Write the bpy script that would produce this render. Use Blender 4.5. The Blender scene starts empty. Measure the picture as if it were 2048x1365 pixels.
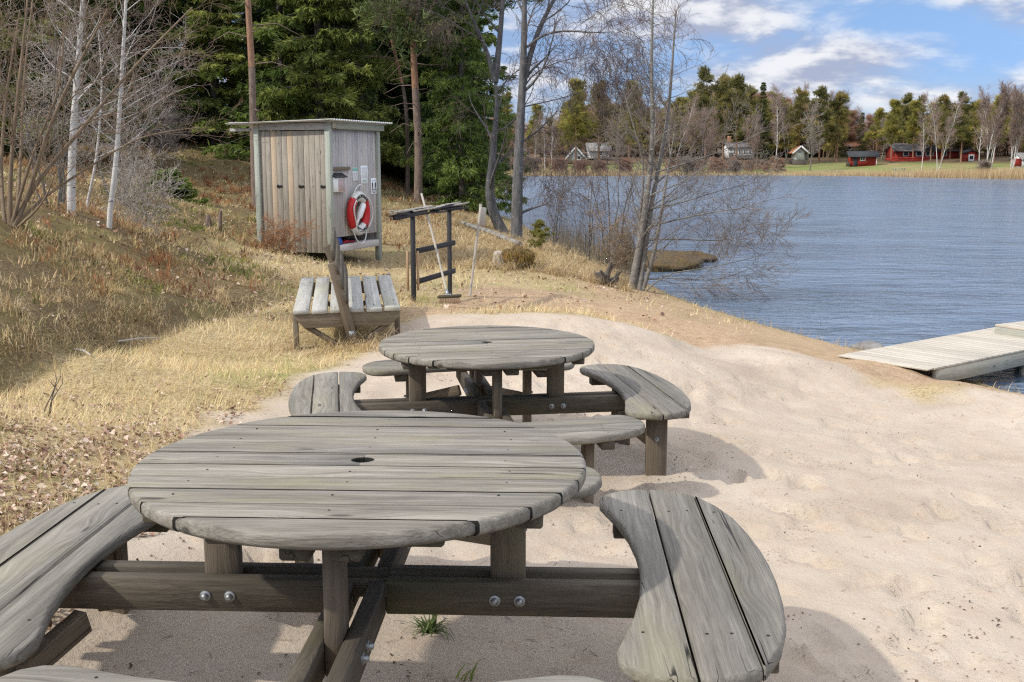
import bpy, math, random
import numpy as np
from mathutils import Vector, Matrix
R = math.radians
SC = bpy.context.scene
COL = SC.collection
# ------------------------------------------------------------------ camera
FPX, HOR, CZ = 2200.0, 320.0, 1.6
PITCH = math.atan((682.5 - HOR) / FPX)
cam_d = bpy.data.cameras.new('camera'); cam = bpy.data.objects.new('camera', cam_d); COL.objects.link(cam)
cam_d.sensor_width = 36.0; cam_d.lens = 36.0 * FPX / 2048.0
cam_d.clip_start = 0.05; cam_d.clip_end = 3000
cam.location = (0, 0, CZ); cam.rotation_euler = (R(90) - PITCH, 0, 0)
SC.camera = cam

def ray(px, py):
    a = (px - 1024) / FPX; b = (682.5 - py) / FPX
    return np.array([a, math.cos(PITCH) + b * math.sin(PITCH), -math.sin(PITCH) + b * math.cos(PITCH)])
def at_y(px, py, Y):                     # the point on a sight line at ground distance Y
    d = ray(px, py); t = Y / d[1]
    return np.array([0, 0, CZ]) + d * t
def on_z(px, py, z):
    d = ray(px, py); t = (z - CZ) / d[2]
    return np.array([0, 0, CZ]) + d * t
def on_plane(px, py, o, n):
    d = ray(px, py); c = np.array([0, 0, CZ]); o = np.array(o, float); n = np.array(n, float)
    return c + d * (np.dot(o - c, n) / np.dot(d, n))
def pix(p):                              # world point -> photo pixel
    x, y, z = p[0], p[1], p[2] - CZ
    zc = y * math.cos(PITCH) - z * math.sin(PITCH); yc = y * math.sin(PITCH) + z * math.cos(PITCH)
    return 1024 + FPX * x / zc, 682.5 - FPX * yc / zc

# ------------------------------------------------------------------ noise, terrain
def _hash(ix, iy, seed):
    n = (ix.astype(np.int64) * 374761393 + iy.astype(np.int64) * 668265263 + seed * 144665) & 0x7fffffff
    n = ((n ^ (n >> 13)) * 1274126177) & 0x7fffffff
    return ((n ^ (n >> 16)) & 0xffff) / 65535.0
def vnoise(x, y, s, seed=0):
    x = np.asarray(x, float) / s; y = np.asarray(y, float) / s
    ix = np.floor(x); iy = np.floor(y); fx = x - ix; fy = y - iy
    fx = fx * fx * (3 - 2 * fx); fy = fy * fy * (3 - 2 * fy)
    a = _hash(ix, iy, seed); b = _hash(ix + 1, iy, seed); c = _hash(ix, iy + 1, seed); d = _hash(ix + 1, iy + 1, seed)
    return (a * (1 - fx) + b * fx) * (1 - fy) + (c * (1 - fx) + d * fx) * fy - 0.5
def sstep(a, b, x):
    t = np.clip((np.asarray(x, float) - a) / (b - a), 0, 1); return t * t * (3 - 2 * t)
def pdist(x, y, pl):
    """distance to a polyline, signed: positive on its left side walking along it; also the parameter 0..1"""
    x = np.asarray(x, float); y = np.asarray(y, float)
    best = np.full(x.shape, 1e9); sg = np.ones(x.shape); par = np.zeros(x.shape); n = len(pl) - 1
    for i in range(n):
        ax, ay = pl[i]; bx, by = pl[i + 1]; dx, dy = bx - ax, by - ay; L2 = dx * dx + dy * dy
        t = np.clip(((x - ax) * dx + (y - ay) * dy) / L2, 0, 1)
        qx = x - ax - t * dx; qy = y - ay - t * dy; d = np.hypot(qx, qy)
        m = d < best - 1e-9; best = np.where(m, d, best)
        sg = np.where(m, np.sign(dx * (y - ay) - dy * (x - ax)), sg); par = np.where(m, (i + t) / n, par)
    return best * np.where(sg == 0, 1, sg), par
def inside(x, y, poly):
    x = np.asarray(x, float); y = np.asarray(y, float); c = np.zeros(x.shape, bool); n = len(poly)
    for i in range(n):
        ax, ay = poly[i]; bx, by = poly[(i + 1) % n]
        if ay == by: continue
        m = ((ay > y) != (by > y)) & (x < (bx - ax) * (y - ay) / (by - ay) + ax); c ^= m
    return c
def polysd(x, y, poly):                  # positive inside
    d, _ = pdist(x, y, list(poly) + [poly[0]])
    return np.where(inside(x, y, poly), np.abs(d), -np.abs(d))

CTRL = [(0,0,.05),(-1.5,0,.1),(1.5,0,-.02),(-3,2,.18),(3,1,-.15),(0,-6,.1),(-6,-6,.8),(6,-6,-.4),(-12,2,1.6),(-14,12,2.0),
 (-.42,3,.02),(.6,3,.0),(-1.45,3,.14),(-1.4,3.6,.17),(-2.3,3.4,.24),(-1.3,2.4,.09),(-.9,3.5,.05),(1.2,4,-.08),(-.15,6.4,-.19),(1,6.4,-.2),(-1.2,6.3,-.12),(-1.55,10.3,-.16),(-1.7,12.4,-.1),
 (-3.1,18.9,-.2),(-3.6,19.1,-.15),(-2.6,20.2,-.29),(-4.1,19.5,.0),(-2.48,20.7,-.28),(-4.6,19.5,.12),(-1.25,13.9,-.2),(-.87,15.25,-.285),(-.6,15.3,-.3),(2.19,20,-.76),
 (-.17,15.3,-.35),(.54,15.7,-.4),(1.32,16.5,-.5),(.69,20,-.4),(-.23,20.9,-.3),(.31,26.5,-.45),(-.26,30.1,-.42),(.126,27.7,-.42),
 (-.9,31,-.1),(-3.5,40.8,.3),(-2.97,27.9,-.05),(-1.49,26.4,-.2),(-8.1,26,.77),(-5.5,21,.36),(-11.8,36,1.93),(-9,38,1.95),(-8.7,45,2.0),
 (-6.2,45,1.4),(-6.4,16,.87),(-5.27,14.5,.74),(-5,11,.95),(-10,22,1.5),(-3.7,8.8,.26),(-4.2,9,.55),(-4.28,13,.18),(-4.2,16,.145),
 (-5.25,12.5,.69),(-3.65,18.5,0),(-3.45,7.4,.08),(-3.5,9.3,.03),(-3.28,11.6,-.05),(-2.8,13.85,-.12),(-2.4,5.7,.16),(-2.5,7.65,0),
 (-1.87,8.7,-.1),(-1.4,9.6,-.15),(1.14,3.7,-.05),(1.9,4.3,-.12),(2.4,6,-.27),(.57,11.8,-.03),(1.18,11.5,-.08),(1.63,11,-.22),(1.95,9.4,-.33),
 (.8,13.6,-.42),(1.6,13.3,-.5),(2.25,11.8,-.56),(2.49,11.7,-.40),(2.1,10.6,-.42),(3.03,11.5,-.45),(3.5,10.55,-.55),(3.46,13.2,-.66),(3.9,12.0,-.655),(4.35,12.0,-.66),(2.7,14.2,-.62),
 (4.3,10.3,-.53),(3.84,10.1,-.6),(4.77,10.2,-.6),(5.08,12.2,-.93),(2.68,8.7,-.5),(3.66,8.2,-.52),(1.75,8.1,-.33),(.86,5.8,-.2),(4.4,11.6,-.78),
 (-30,30,3),(-30,60,4),(-15,60,2.6),(-30,0,3)]
CTRL = np.array(CTRL, float)
def _tps_fit(c, lam=0.002):
    P = c[:, :2]; n = len(P); d = np.hypot(P[:, None, 0] - P[None, :, 0], P[:, None, 1] - P[None, :, 1])
    K = np.where(d > 0, d * d * np.log(np.maximum(d, 1e-9)), 0) + lam * np.eye(n) * 50
    Q = np.hstack([np.ones((n, 1)), P]); A = np.block([[K, Q], [Q.T, np.zeros((3, 3))]])
    return np.linalg.solve(A, np.concatenate([c[:, 2], np.zeros(3)]))
_W = _tps_fit(CTRL)
def _tps(x, y):
    sh = x.shape; x = x.ravel(); y = y.ravel(); out = np.empty(x.shape)
    for i in range(0, len(x), 40000):
        a = x[i:i + 40000]; b = y[i:i + 40000]
        d2 = (a[:, None] - CTRL[None, :, 0]) ** 2 + (b[:, None] - CTRL[None, :, 1]) ** 2
        k = 0.5 * d2 * np.log(np.maximum(d2, 1e-12))
        out[i:i + 40000] = k @ _W[:-3] + _W[-3] + _W[-2] * a + _W[-1] * b
    return out.reshape(sh)
SHORE = [(9,2),(7.2,6),(6.2,9.5),(5.6,12),(5.47,12.85),(5.0,14.4),(4.65,15.1),(4.05,16.6),(3.49,18.45),(3.0,21),(2.3,23.5),(1.75,26),(1.15,28.5),(.6,31.5),(.1,36),(-.5,42),(-1.6,55),(-3,75),(-5,110),(-10,200)]
TOE = [(-3.6,5.2),(-3.5,7.5),(-3.5,9.4),(-3.28,11.6),(-2.8,13.85),(-2.9,15.5)]
FS = np.array([(-600,320),(600,300),(900,250),(1000,196),(1060,182),(1250,184),(1500,190),(1700,183),(1850,167),(2048,152),(2300,138),(3200,120)], float)
def far_shore(x, y):
    return np.interp(1024 + FPX * np.asarray(x) / np.maximum(y, 1), FS[:, 0], FS[:, 1])
WATER = -1.0
def terrain(x, y, fine=True):
    x = np.atleast_1d(np.asarray(x, float)); y = np.atleast_1d(np.asarray(y, float))
    cy = np.minimum(y, 62); cx = np.clip(x, -32, 12)
    z = _tps(cx, cy); z = np.clip(z, -3, 5)
    sd, _ = pdist(x, y, SHORE)           # positive: land (left of the line walking away)
    w = sstep(45, 70, y); z = z * (1 - w) + w * np.clip(0.2 + 0.12 * sd, -.9, 3.5)
    land = np.maximum(z, WATER + .02 + .05 * sd)
    lake = np.minimum(z, WATER - .22 * np.minimum(-sd, 8))
    z = np.where(sd > 0, land, lake)
    td, tp = pdist(x, y, TOE); k = np.sin(np.clip(tp, 0, 1) * np.pi) ** .6 * (1 - .75 * tp)
    z = z + np.where(td > 0, k * (.23 * sstep(.02, .35, td) * np.exp(-td / 1.1)), 0) - k * .16 * np.exp(-(td / .16) ** 2)
    ds = far_shore(x, y); s = y - ds
    zf = WATER - .25 + .25 * np.clip(s, 0, 1) + .062 * np.clip(s - 1, 0, 45) + .03 * np.clip(s - 46, 0, 400)
    z = np.where((s > 0) & (sd < 0), zf, z)
    if fine:
        nearw = np.clip(1 - y / 60, 0, 1)
        heath = sstep(-.2, .8, td)
        ca, sa_ = .82, .57; u_ = x * ca + y * sa_; v_ = -x * sa_ + y * ca
        moundw = sstep(.4, 2.0, x) * sstep(7.5, 9, y + .3 * x) * sstep(-1.1, -.6, z) * sstep(14.5, 12, y)
        z = z + moundw * (.10 * vnoise(u_, v_ * 3.2, 1.7, 15) + .05 * vnoise(u_, v_ * 2.6, .6, 16))
        z = z + nearw * (heath * (.12 * vnoise(x, y, .9, 3) + .05 * vnoise(x, y, .3, 4)) + (1 - heath) * (.035 * vnoise(x, y, .7, 5) + .014 * vnoise(x, y, .22, 6) + .012 * vnoise(x, y, .09, 7)))
    return z
def tz(x, y): return float(terrain(x, y)[0])
def G(px, py):                           # sight line meets the ground
    d = ray(px, py); t = np.geomspace(1.0, 400, 3000)
    X = d[0] * t; Y = d[1] * t; Z = CZ + d[2] * t
    f = Z - terrain(X, Y); i = int(np.argmax(f < 0))
    if f[i] >= 0: i = len(t) - 1
    a, b = t[max(i - 1, 0)], t[i]
    for _ in range(12):
        m = (a + b) / 2
        if CZ + d[2] * m < tz(d[0] * m, d[1] * m): b = m
        else: a = m
    return np.array([d[0] * a, d[1] * a, tz(d[0] * a, d[1] * a)])

# ------------------------------------------------------------------ mesh building
def new_mesh(name, V, T=None, Q=None, N=None, smooth=False, attrs=None):
    """V (n,3); T (k,3) triangles, Q (k,4) quads, N list of n-gons"""
    me = bpy.data.meshes.new(name); V = np.asarray(V, np.float32).reshape(-1, 3)
    lists = []; sizes = []
    if T is not None and len(T): T = np.asarray(T, np.int32); lists.append(T.ravel()); sizes.append(np.full(len(T), 3, np.int32))
    if Q is not None and len(Q): Q = np.asarray(Q, np.int32); lists.append(Q.ravel()); sizes.append(np.full(len(Q), 4, np.int32))
    if N: lists.append(np.array([i for f in N for i in f], np.int32)); sizes.append(np.array([len(f) for f in N], np.int32))
    L = np.concatenate(lists); S = np.concatenate(sizes); st = np.zeros(len(S), np.int32); st[1:] = np.cumsum(S)[:-1]
    me.vertices.add(len(V)); me.vertices.foreach_set('co', V.ravel())
    me.loops.add(len(L)); me.loops.foreach_set('vertex_index', L)
    me.polygons.add(len(S)); me.polygons.foreach_set('loop_start', st); me.polygons.foreach_set('loop_total', S)
    if smooth: me.polygons.foreach_set('use_smooth', np.ones(len(S), bool))
    for k, (ty, arr) in (attrs or {}).items():
        a = me.attributes.new(k, ty, 'POINT'); arr = np.asarray(arr, np.float32)
        a.data.foreach_set({'FLOAT': 'value', 'FLOAT_VECTOR': 'vector', 'FLOAT_COLOR': 'color'}[ty], arr.ravel())
    me.update(calc_edges=True); return me
def link(name, me, mats, parent=None, loc=None, rot=None):
    o = bpy.data.objects.new(name, me); COL.objects.link(o)
    for m in (mats if isinstance(mats, (list, tuple)) else [mats]): me.materials.append(m)
    if parent is not None: o.parent = parent
    if loc is not None: o.location = loc
    if rot is not None: o.rotation_euler = rot
    return o
def tag(o, label=None, cat=None, group=None, kind=None):
    if label: o['label'] = label
    if cat: o['category'] = cat
    if group: o['group'] = group
    if kind: o['kind'] = kind
    return o
def thing(name, label, cat, loc=(0, 0, 0), rot=(0, 0, 0), group=None):
    o = bpy.data.objects.new(name, None); COL.objects.link(o); o.empty_display_size = .2
    o.location = loc; o.rotation_euler = rot
    return tag(o, label, cat, group)
def kids(o): return [c for c in bpy.data.objects if c.parent == o]
def copy_tree(o, parent=None):
    c = o.copy(); COL.objects.link(c); c.parent = parent
    for ch in kids(o): copy_tree(ch, c)
    return c
RNG = np.random.default_rng(7)
class MB:
    """collects boxes, prisms and tubes with grain coordinates and becomes ONE mesh object"""
    def __init__(s): s.V = []; s.F = []; s.gc = []; s.tone = []; s.mi = []; s.n = 0; s.cur = 0
    def add(s, V, F, gc=None, tone=None):
        V = np.asarray(V, float); s.V.append(V)
        for f in F: s.F.append([i + s.n for i in f]); s.mi.append(s.cur)
        s.gc.append(np.asarray(gc, float) if gc is not None else V.copy())
        s.tone.append(np.full(len(V), RNG.random() if tone is None else tone)); s.n += len(V); return s
    def box(s, c, size, M=None, bev=.004, grain=0, tone=None):
        """grain: axis (0,1,2) along which the wood runs"""
        h = np.array(size, float) / 2; b = min(bev, .45 * min(size)); V = []
        for sx in (-1, 1):
            for sy in (-1, 1):
                for sz in (-1, 1):
                    q = np.array([sx, sy, sz], float)
                    for ax in range(3):
                        p = q * (h - b); p[ax] = q[ax] * h[ax]; V.append(p)
        idx = lambda sx, sy, sz, ax: (((sx > 0) * 2 + (sy > 0)) * 2 + (sz > 0)) * 3 + ax
        F = []
        for ax in range(3):
            u, v = [(1, 2), (2, 0), (0, 1)][ax]
            for sg in (-1, 1):
                loop = []
                for a, bb in ((-1, -1), (1, -1), (1, 1), (-1, 1)):
                    q = [0, 0, 0]; q[ax] = sg; q[u] = a; q[v] = bb; loop.append(idx(*q, ax))
                F.append(loop if sg > 0 else loop[::-1])
            for a in (-1, 1):
                for bb in (-1, 1):
                    q0 = [0, 0, 0]; q0[u] = a; q0[v] = bb; q0[ax] = -1; q1 = list(q0); q1[ax] = 1
                    f = [idx(*q0, u), idx(*q1, u), idx(*q1, v), idx(*q0, v)]
                    F.append(f if a * bb < 0 else f[::-1])
        for sx in (-1, 1):
            for sy in (-1, 1):
                for sz in (-1, 1):
                    f = [idx(sx, sy, sz, 0), idx(sx, sy, sz, 1), idx(sx, sy, sz, 2)]
                    F.append(f if sx * sy * sz > 0 else f[::-1])
        V = np.array(V); order = [grain, (grain + 1) % 3, (grain + 2) % 3]
        gc = V[:, order] + RNG.random(3) * np.array([9, 3, 3])
        if M is not None: V = V @ np.array(M.to_3x3()).T
        return s.add(V + np.array(c, float), F, gc, tone)
    def beam(s, a, b, w, h, up=(0, 0, 1), bev=.004, tone=None):
        """a board from a to b, w wide, h high (h along up)"""
        a = Vector(a); b = Vector(b); x = (b - a); L = x.length; x.normalize(); u = Vector(up); y = u.cross(x)
        if y.length < 1e-5: y = Vector((0, 1, 0)).cross(x)
        y.normalize(); z = x.cross(y); M = Matrix((x, y, z)).transposed()
        return s.box((a + b) / 2, (L, w, h), M, bev, 0, tone)
    def prism(s, out, z0, z1, ins, M=None, c=(0, 0, 0), tone=None, grain=0, dark=None, gco=None, dr=4):
        """out: CCW outline; ins: inset per EDGE (edge i from vertex i to i+1) of the rounded rim"""
        P = np.array(out, float); n = len(P); E = np.roll(P, -1, 0) - P; L = np.hypot(E[:, 0], E[:, 1]); E = E / L[:, None]
        Nn = np.stack([-E[:, 1], E[:, 0]], 1); ins = np.full(n, ins) if np.isscalar(ins) else np.asarray(ins, float)
        def off(k):
            d = ins * k; res = np.empty_like(P)
            for i in range(n):
                j = (i - 1) % n; n1, n2 = Nn[j], Nn[i]; det = n1[0] * n2[1] - n1[1] * n2[0]
                if abs(det) < .05: res[i] = P[i] + (n1 * d[j] + n2 * d[i]) / 2
                else:
                    q = np.array([d[j], d[i]]); res[i] = P[i] + np.array([(q[0] * n2[1] - q[1] * n1[1]) / det, (n1[0] * q[1] - n2[0] * q[0]) / det])
            return res
        m = float(ins.max()); h = z1 - z0; m = min(m, h * .35)
        rings = [(off(.8), z0), (off(.15), z0 + .6 * m), (off(0), z0 + m), (off(0), z1 - m), (off(.3), z1 - .28 * m), (off(1), z1)]
        V = np.concatenate([np.column_stack([q, np.full(n, z)]) for q, z in rings]); F = [list(range(n))[::-1]]; stain = [0]
        for r in range(len(rings) - 1):
            for i in range(n): j = (i + 1) % n; F.append([r * n + i, r * n + j, (r + 1) * n + j, (r + 1) * n + i]); stain.append(int(dark is not None and ins[i] <= dark and r < dr))
        F.append([(len(rings) - 1) * n + i for i in range(n)]); stain.append(0)
        order = [grain, 1 - grain, 2]; gc = V[:, order] + (RNG.random(3) if gco is None else gco) * np.array([9, 3, 3])
        if M is not None: V = V @ np.array(M.to_3x3()).T
        s.add(V + np.array(c, float), F, gc, tone)
        if dark is not None: s.mi[-len(F):] = stain
        return s
    def tube(s, pts, rad, sides=8, cap=True, tone=None, twist=0):
        V, Q = tube_arrays(pts, rad, sides); n = len(V); F = [list(q) for q in Q]
        if cap: F.append(list(range(sides))[::-1]); F.append(list(range(n - sides, n)))
        P = np.asarray(pts, float); Ln = np.concatenate([[0], np.cumsum(np.linalg.norm(np.diff(P, axis=0), axis=1))])
        ang = np.tile(np.arange(sides) / sides * 2 * np.pi, len(P)); rr = np.repeat(np.broadcast_to(rad, len(P)), sides)
        gc = np.column_stack([np.repeat(Ln, sides), np.cos(ang) * rr, np.sin(ang) * rr]) + RNG.random(3) * np.array([9, 3, 3])
        return s.add(V, F, gc, tone)
    def lathe(s, prof, c=(0, 0, 0), M=None, sides=12, tone=None):
        a = np.arange(sides) / sides * 2 * np.pi; V = []; F = []
        for r, z in prof: V += [(r * math.cos(t), r * math.sin(t), z) for t in a]
        for k in range(len(prof) - 1):
            for i in range(sides): j = (i + 1) % sides; F.append([k * sides + i, k * sides + j, (k + 1) * sides + j, (k + 1) * sides + i])
        F.append(list(range(sides))[::-1]); F.append([(len(prof) - 1) * sides + i for i in range(sides)])
        V = np.array(V)
        if M is not None: V = V @ np.array(M.to_3x3()).T
        return s.add(V + np.array(c, float), F, None, tone)
    def build(s, name, mats, parent=None, loc=None, rot=None, smooth=False):
        V = np.concatenate(s.V)
        me = new_mesh(name, V, N=s.F, smooth=smooth, attrs={'gc': ('FLOAT_VECTOR', np.concatenate(s.gc)), 'tone': ('FLOAT', np.concatenate(s.tone))})
        if max(s.mi) > 0: me.polygons.foreach_set('material_index', np.array(s.mi, np.int32))
        if smooth:
            try: me.set_sharp_from_angle(angle=R(40))
            except Exception: pass
        return link(name, me, mats, parent, loc, rot)
def tube_arrays(pts, rad, sides):
    P = np.asarray(pts, float); n = len(P); T = np.gradient(P, axis=0); T /= np.maximum(np.linalg.norm(T, axis=1), 1e-9)[:, None]
    ref = np.array([0, 0, 1.]) if abs(T[0, 2]) < .9 else np.array([1., 0, 0])
    U = np.cross(T, ref); ln = np.linalg.norm(U, axis=1); bad = ln < 1e-3
    U[bad] = np.cross(T[bad], np.array([.3, .9, .1])); U /= np.linalg.norm(U, axis=1)[:, None]
    for i in range(1, n):                # keep the frame from flipping
        u = U[i - 1] - T[i] * np.dot(U[i - 1], T[i]); l = np.linalg.norm(u)
        if l > 1e-6: U[i] = u / l
    W = np.cross(T, U); a = np.arange(sides) / sides * 2 * np.pi; r = np.broadcast_to(np.asarray(rad, float), n)
    V = P[:, None, :] + r[:, None, None] * (np.cos(a)[None, :, None] * U[:, None, :] + np.sin(a)[None, :, None] * W[:, None, :])
    i = np.arange(n - 1)[:, None] * sides; k = np.arange(sides)[None, :]; k2 = (k + 1) % sides
    Q = np.stack([i + k, i + k2, i + sides + k2, i + sides + k], -1).reshape(-1, 4)
    return V.reshape(-1, 3), Q
def tubes_mesh(name, lines, sides_of):
    Vs = []; Qs = []; n = 0
    for pts, rad in lines:
        V, Q = tube_arrays(pts, rad, sides_of(rad)); Vs.append(V); Qs.append(Q + n); n += len(V)
    return np.concatenate(Vs), np.concatenate(Qs)
# ------------------------------------------------------------------ materials
def lin(r, g, b):
    f = lambda c: (c / 255 / 12.92) if c <= 10 else ((c / 255 + .055) / 1.055) ** 2.4
    return (f(r), f(g), f(b), 1)
class NT:
    def __init__(s, name):
        s.m = bpy.data.materials.new(name); s.m.use_nodes = True; s.t = s.m.node_tree; s.t.nodes.clear()
        s.out = s.n('ShaderNodeOutputMaterial'); s.b = s.n('ShaderNodeBsdfPrincipled'); s.l(s.b.outputs[0], s.out.inputs[0])
        s.b.inputs['Specular IOR Level'].default_value = .3
    def n(s, ty, **k):
        nd = s.t.nodes.new(ty)
        for a, v in k.items():
            if a in ('operation', 'blend_type', 'data_type', 'noise_dimensions', 'feature', 'attribute_name', 'bands_direction', 'distance', 'wave_type', 'interpolation_type', 'noise_type'): setattr(nd, a, v)
            else: nd.inputs[a].default_value = v
        return nd
    def l(s, a, b): s.t.links.new(a, b)
    def attr(s, name, out='Vector'): return s.n('ShaderNodeAttribute', attribute_name=name).outputs[out]
    def obj(s): return s.n('ShaderNodeTexCoord').outputs['Object']
    def pos(s): return s.n('ShaderNodeNewGeometry').outputs['Position']
    def scale(s, v, sc):
        m = s.n('ShaderNodeMapping'); m.inputs['Scale'].default_value = sc; s.l(v, m.inputs['Vector']); return m.outputs[0]
    def noise(s, v, sc, det=4, rough=.6, dist=0, out='Fac'):
        nd = s.n('ShaderNodeTexNoise', Scale=sc, Detail=det, Roughness=rough, Distortion=dist); s.l(v, nd.inputs['Vector']); return nd.outputs[out]
    def voro(s, v, sc, out='Distance', rnd=1.0, feature='F1'):
        nd = s.n('ShaderNodeTexVoronoi', Scale=sc, Randomness=rnd, feature=feature); s.l(v, nd.inputs['Vector']); return nd.outputs[out]
    def math(s, op, a, b=0.0, c=None):
        nd = s.n('ShaderNodeMath', operation=op)
        for i, q in enumerate((a, b, c)):
            if q is None: continue
            if isinstance(q, (int, float)): nd.inputs[i].default_value = q
            else: s.l(q, nd.inputs[i])
        return nd.outputs[0]
    def step(s, v, a, b, c=0.0, d=1.0):
        nd = s.n('ShaderNodeMapRange'); nd.interpolation_type = 'SMOOTHSTEP'
        for i, q in enumerate((a, b, c, d)): nd.inputs[i + 1].default_value = q
        s.l(v, nd.inputs[0]); return nd.outputs[0]
    def ramp(s, v, stops):
        nd = s.n('ShaderNodeValToRGB'); e = nd.color_ramp.elements
        while len(e) < len(stops): e.new(.5)
        for k, (p, c) in enumerate(stops): e[k].position = p; e[k].color = c
        s.l(v, nd.inputs[0]); return nd.outputs[0]
    def mix(s, f, a, b, mode='MIX'):
        nd = s.n('ShaderNodeMixRGB', blend_type=mode)
        for i, q in enumerate((f, a, b)):
            if isinstance(q, (int, float)): nd.inputs[i].default_value = q
            elif isinstance(q, tuple): nd.inputs[i].default_value = q
            else: s.l(q, nd.inputs[i])
        return nd.outputs[0]
    def hsv(s, c, val=None, sat=1.0, hue=.5):
        nd = s.n('ShaderNodeHueSaturation', Saturation=sat, Hue=hue); s.l(c, nd.inputs['Color'])
        if val is not None: s.l(val, nd.inputs['Value'])
        return nd.outputs[0]
    def color(s, c):
        if isinstance(c, tuple): s.b.inputs['Base Color'].default_value = c
        else: s.l(c, s.b.inputs['Base Color'])
    def rough(s, r):
        if isinstance(r, (int, float)): s.b.inputs['Roughness'].default_value = r
        else: s.l(r, s.b.inputs['Roughness'])
    def bump(s, h, strength=.5, dist=.01, prev=None):
        nd = s.n('ShaderNodeBump', Strength=strength, Distance=dist); s.l(h, nd.inputs['Height'])
        if prev is not None: s.l(prev, nd.inputs['Normal'])
        s.l(nd.outputs[0], s.b.inputs['Normal']); return nd.outputs[0]

def wood(name, dark, mid, light, alga=None, alga_amt=.4, tones=(.8, 1.15), knots=True, cracks=1.0, rough=.8, contrast=1.0, warm=None, warm_at=.8):
    k = NT(name); gc = k.attr('gc'); tone = k.attr('tone', 'Fac')
    kv = k.scale(gc, (2.3, 8, 8)); kd = k.voro(kv, 1.0)
    sep = k.n('ShaderNodeCombineXYZ'); k.l(k.math('MULTIPLY', k.step(kd, 0.0, .5, 1.0, 0.0), .035), sep.inputs[1])
    va = k.n('ShaderNodeVectorMath', operation='ADD'); k.l(gc, va.inputs[0]); k.l(sep.outputs[0], va.inputs[1]); gd = va.outputs[0]
    g1 = k.noise(k.scale(gd, (1.6, 42, 42)), 1, 6, .68, .12); g2 = k.noise(k.scale(gd, (7, 190, 190)), 1, 3, .65)
    g3 = k.noise(k.scale(gd, (1.4, 7, 7)), 1, 5, .65)
    f = k.math('ADD', k.math('MULTIPLY', g1, .5), k.math('ADD', k.math('MULTIPLY', g2, .25), k.math('MULTIPLY', g3, .25)))
    c = .22 / contrast
    col = k.ramp(f, [(.5 - c, dark), (.5, mid), (.5 + c, light)])
    if warm: col = k.mix(k.step(tone, warm_at, warm_at + .06, 0, .75), col, k.mix(.5, warm, col, 'MIX'))
    if alga:
        a = k.noise(k.scale(gc, (1.1, 3.5, 3.5)), 1, 5, .65); col = k.mix(k.step(a, .5, .68, 0, alga_amt), col, alga)
    if knots:
        col = k.mix(k.step(kd, .05, .11, .75, 0), col, tuple(q * .45 for q in dark[:3]) + (1,))
    cr = k.math('ABSOLUTE', k.math('SUBTRACT', k.noise(k.scale(gc, (.45, 24, 24)), 1, 1, .4), .5)); crm = k.step(cr, .0, .010, cracks, 0)
    brk = k.step(k.noise(k.scale(gc, (2.2, 9, 9)), 1, 2), .56, .64); crm = k.math('MULTIPLY', crm, brk)
    col = k.mix(crm, col, tuple(q * .25 for q in dark[:3]) + (1,))
    v = k.n('ShaderNodeMapRange'); v.inputs[3].default_value, v.inputs[4].default_value = tones; k.l(tone, v.inputs[0])
    k.color(k.hsv(col, v.outputs[0])); k.rough(rough)
    h = k.math('SUBTRACT', k.math('ADD', k.math('MULTIPLY', g1, .6), k.math('MULTIPLY', g2, .5)), k.math('MULTIPLY', crm, 1.5))
    k.bump(h, .8, .006); return k.m
def plain(name, c, rough=.6, var=.12, sc=20, metal=0, bump=0):
    k = NT(name); n = k.noise(k.obj(), sc, 4)
    k.color(k.hsv(k.mix(1.0, c, c), k.step(n, .3, .7, 1 - var, 1 + var))); k.rough(rough); k.b.inputs['Metallic'].default_value = metal
    if bump: k.bump(n, bump, .01)
    return k.m
def leafy(name, trans=.3, rough=.6, tint=(1, 1, 1, 1), spec=.2):
    """blades, needles and leaves: colour from the 'col' attribute, some light passes through"""
    k = NT(name); c = k.attr('col', 'Color'); c = k.mix(1.0, c, tint, "MULTIPLY"); k.color(c); k.rough(rough); k.b.inputs['Specular IOR Level'].default_value = spec
    if trans:
        t = k.n('ShaderNodeBsdfTranslucent'); k.l(c, t.inputs[0]); mx = k.n('ShaderNodeMixShader', Fac=trans)
        k.l(k.b.outputs[0], mx.inputs[1]); k.l(t.outputs[0], mx.inputs[2]); k.l(mx.outputs[0], k.out.inputs[0])
    return k.m
def bark(name, c1, c2, sc=(18, 18, 5), spots=None, spot_at=.62, bump=.8, patch=None):
    k = NT(name); p = k.obj(); n = k.noise(k.scale(p, sc), 1, 6, .7, .4); n2 = k.noise(p, 1.3, 3)
    col = k.ramp(n, [(.3, c1), (.7, c2)])
    if patch: col = k.mix(k.step(n2, .45, .6), col, patch)
    if spots:
        s = k.noise(k.scale(p, (7, 7, 26)), 1, 3, .5); col = k.mix(k.step(s, spot_at, spot_at + .05), col, spots)
    k.color(col); k.rough(.85); k.bump(n, bump, .02); return k.m

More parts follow.
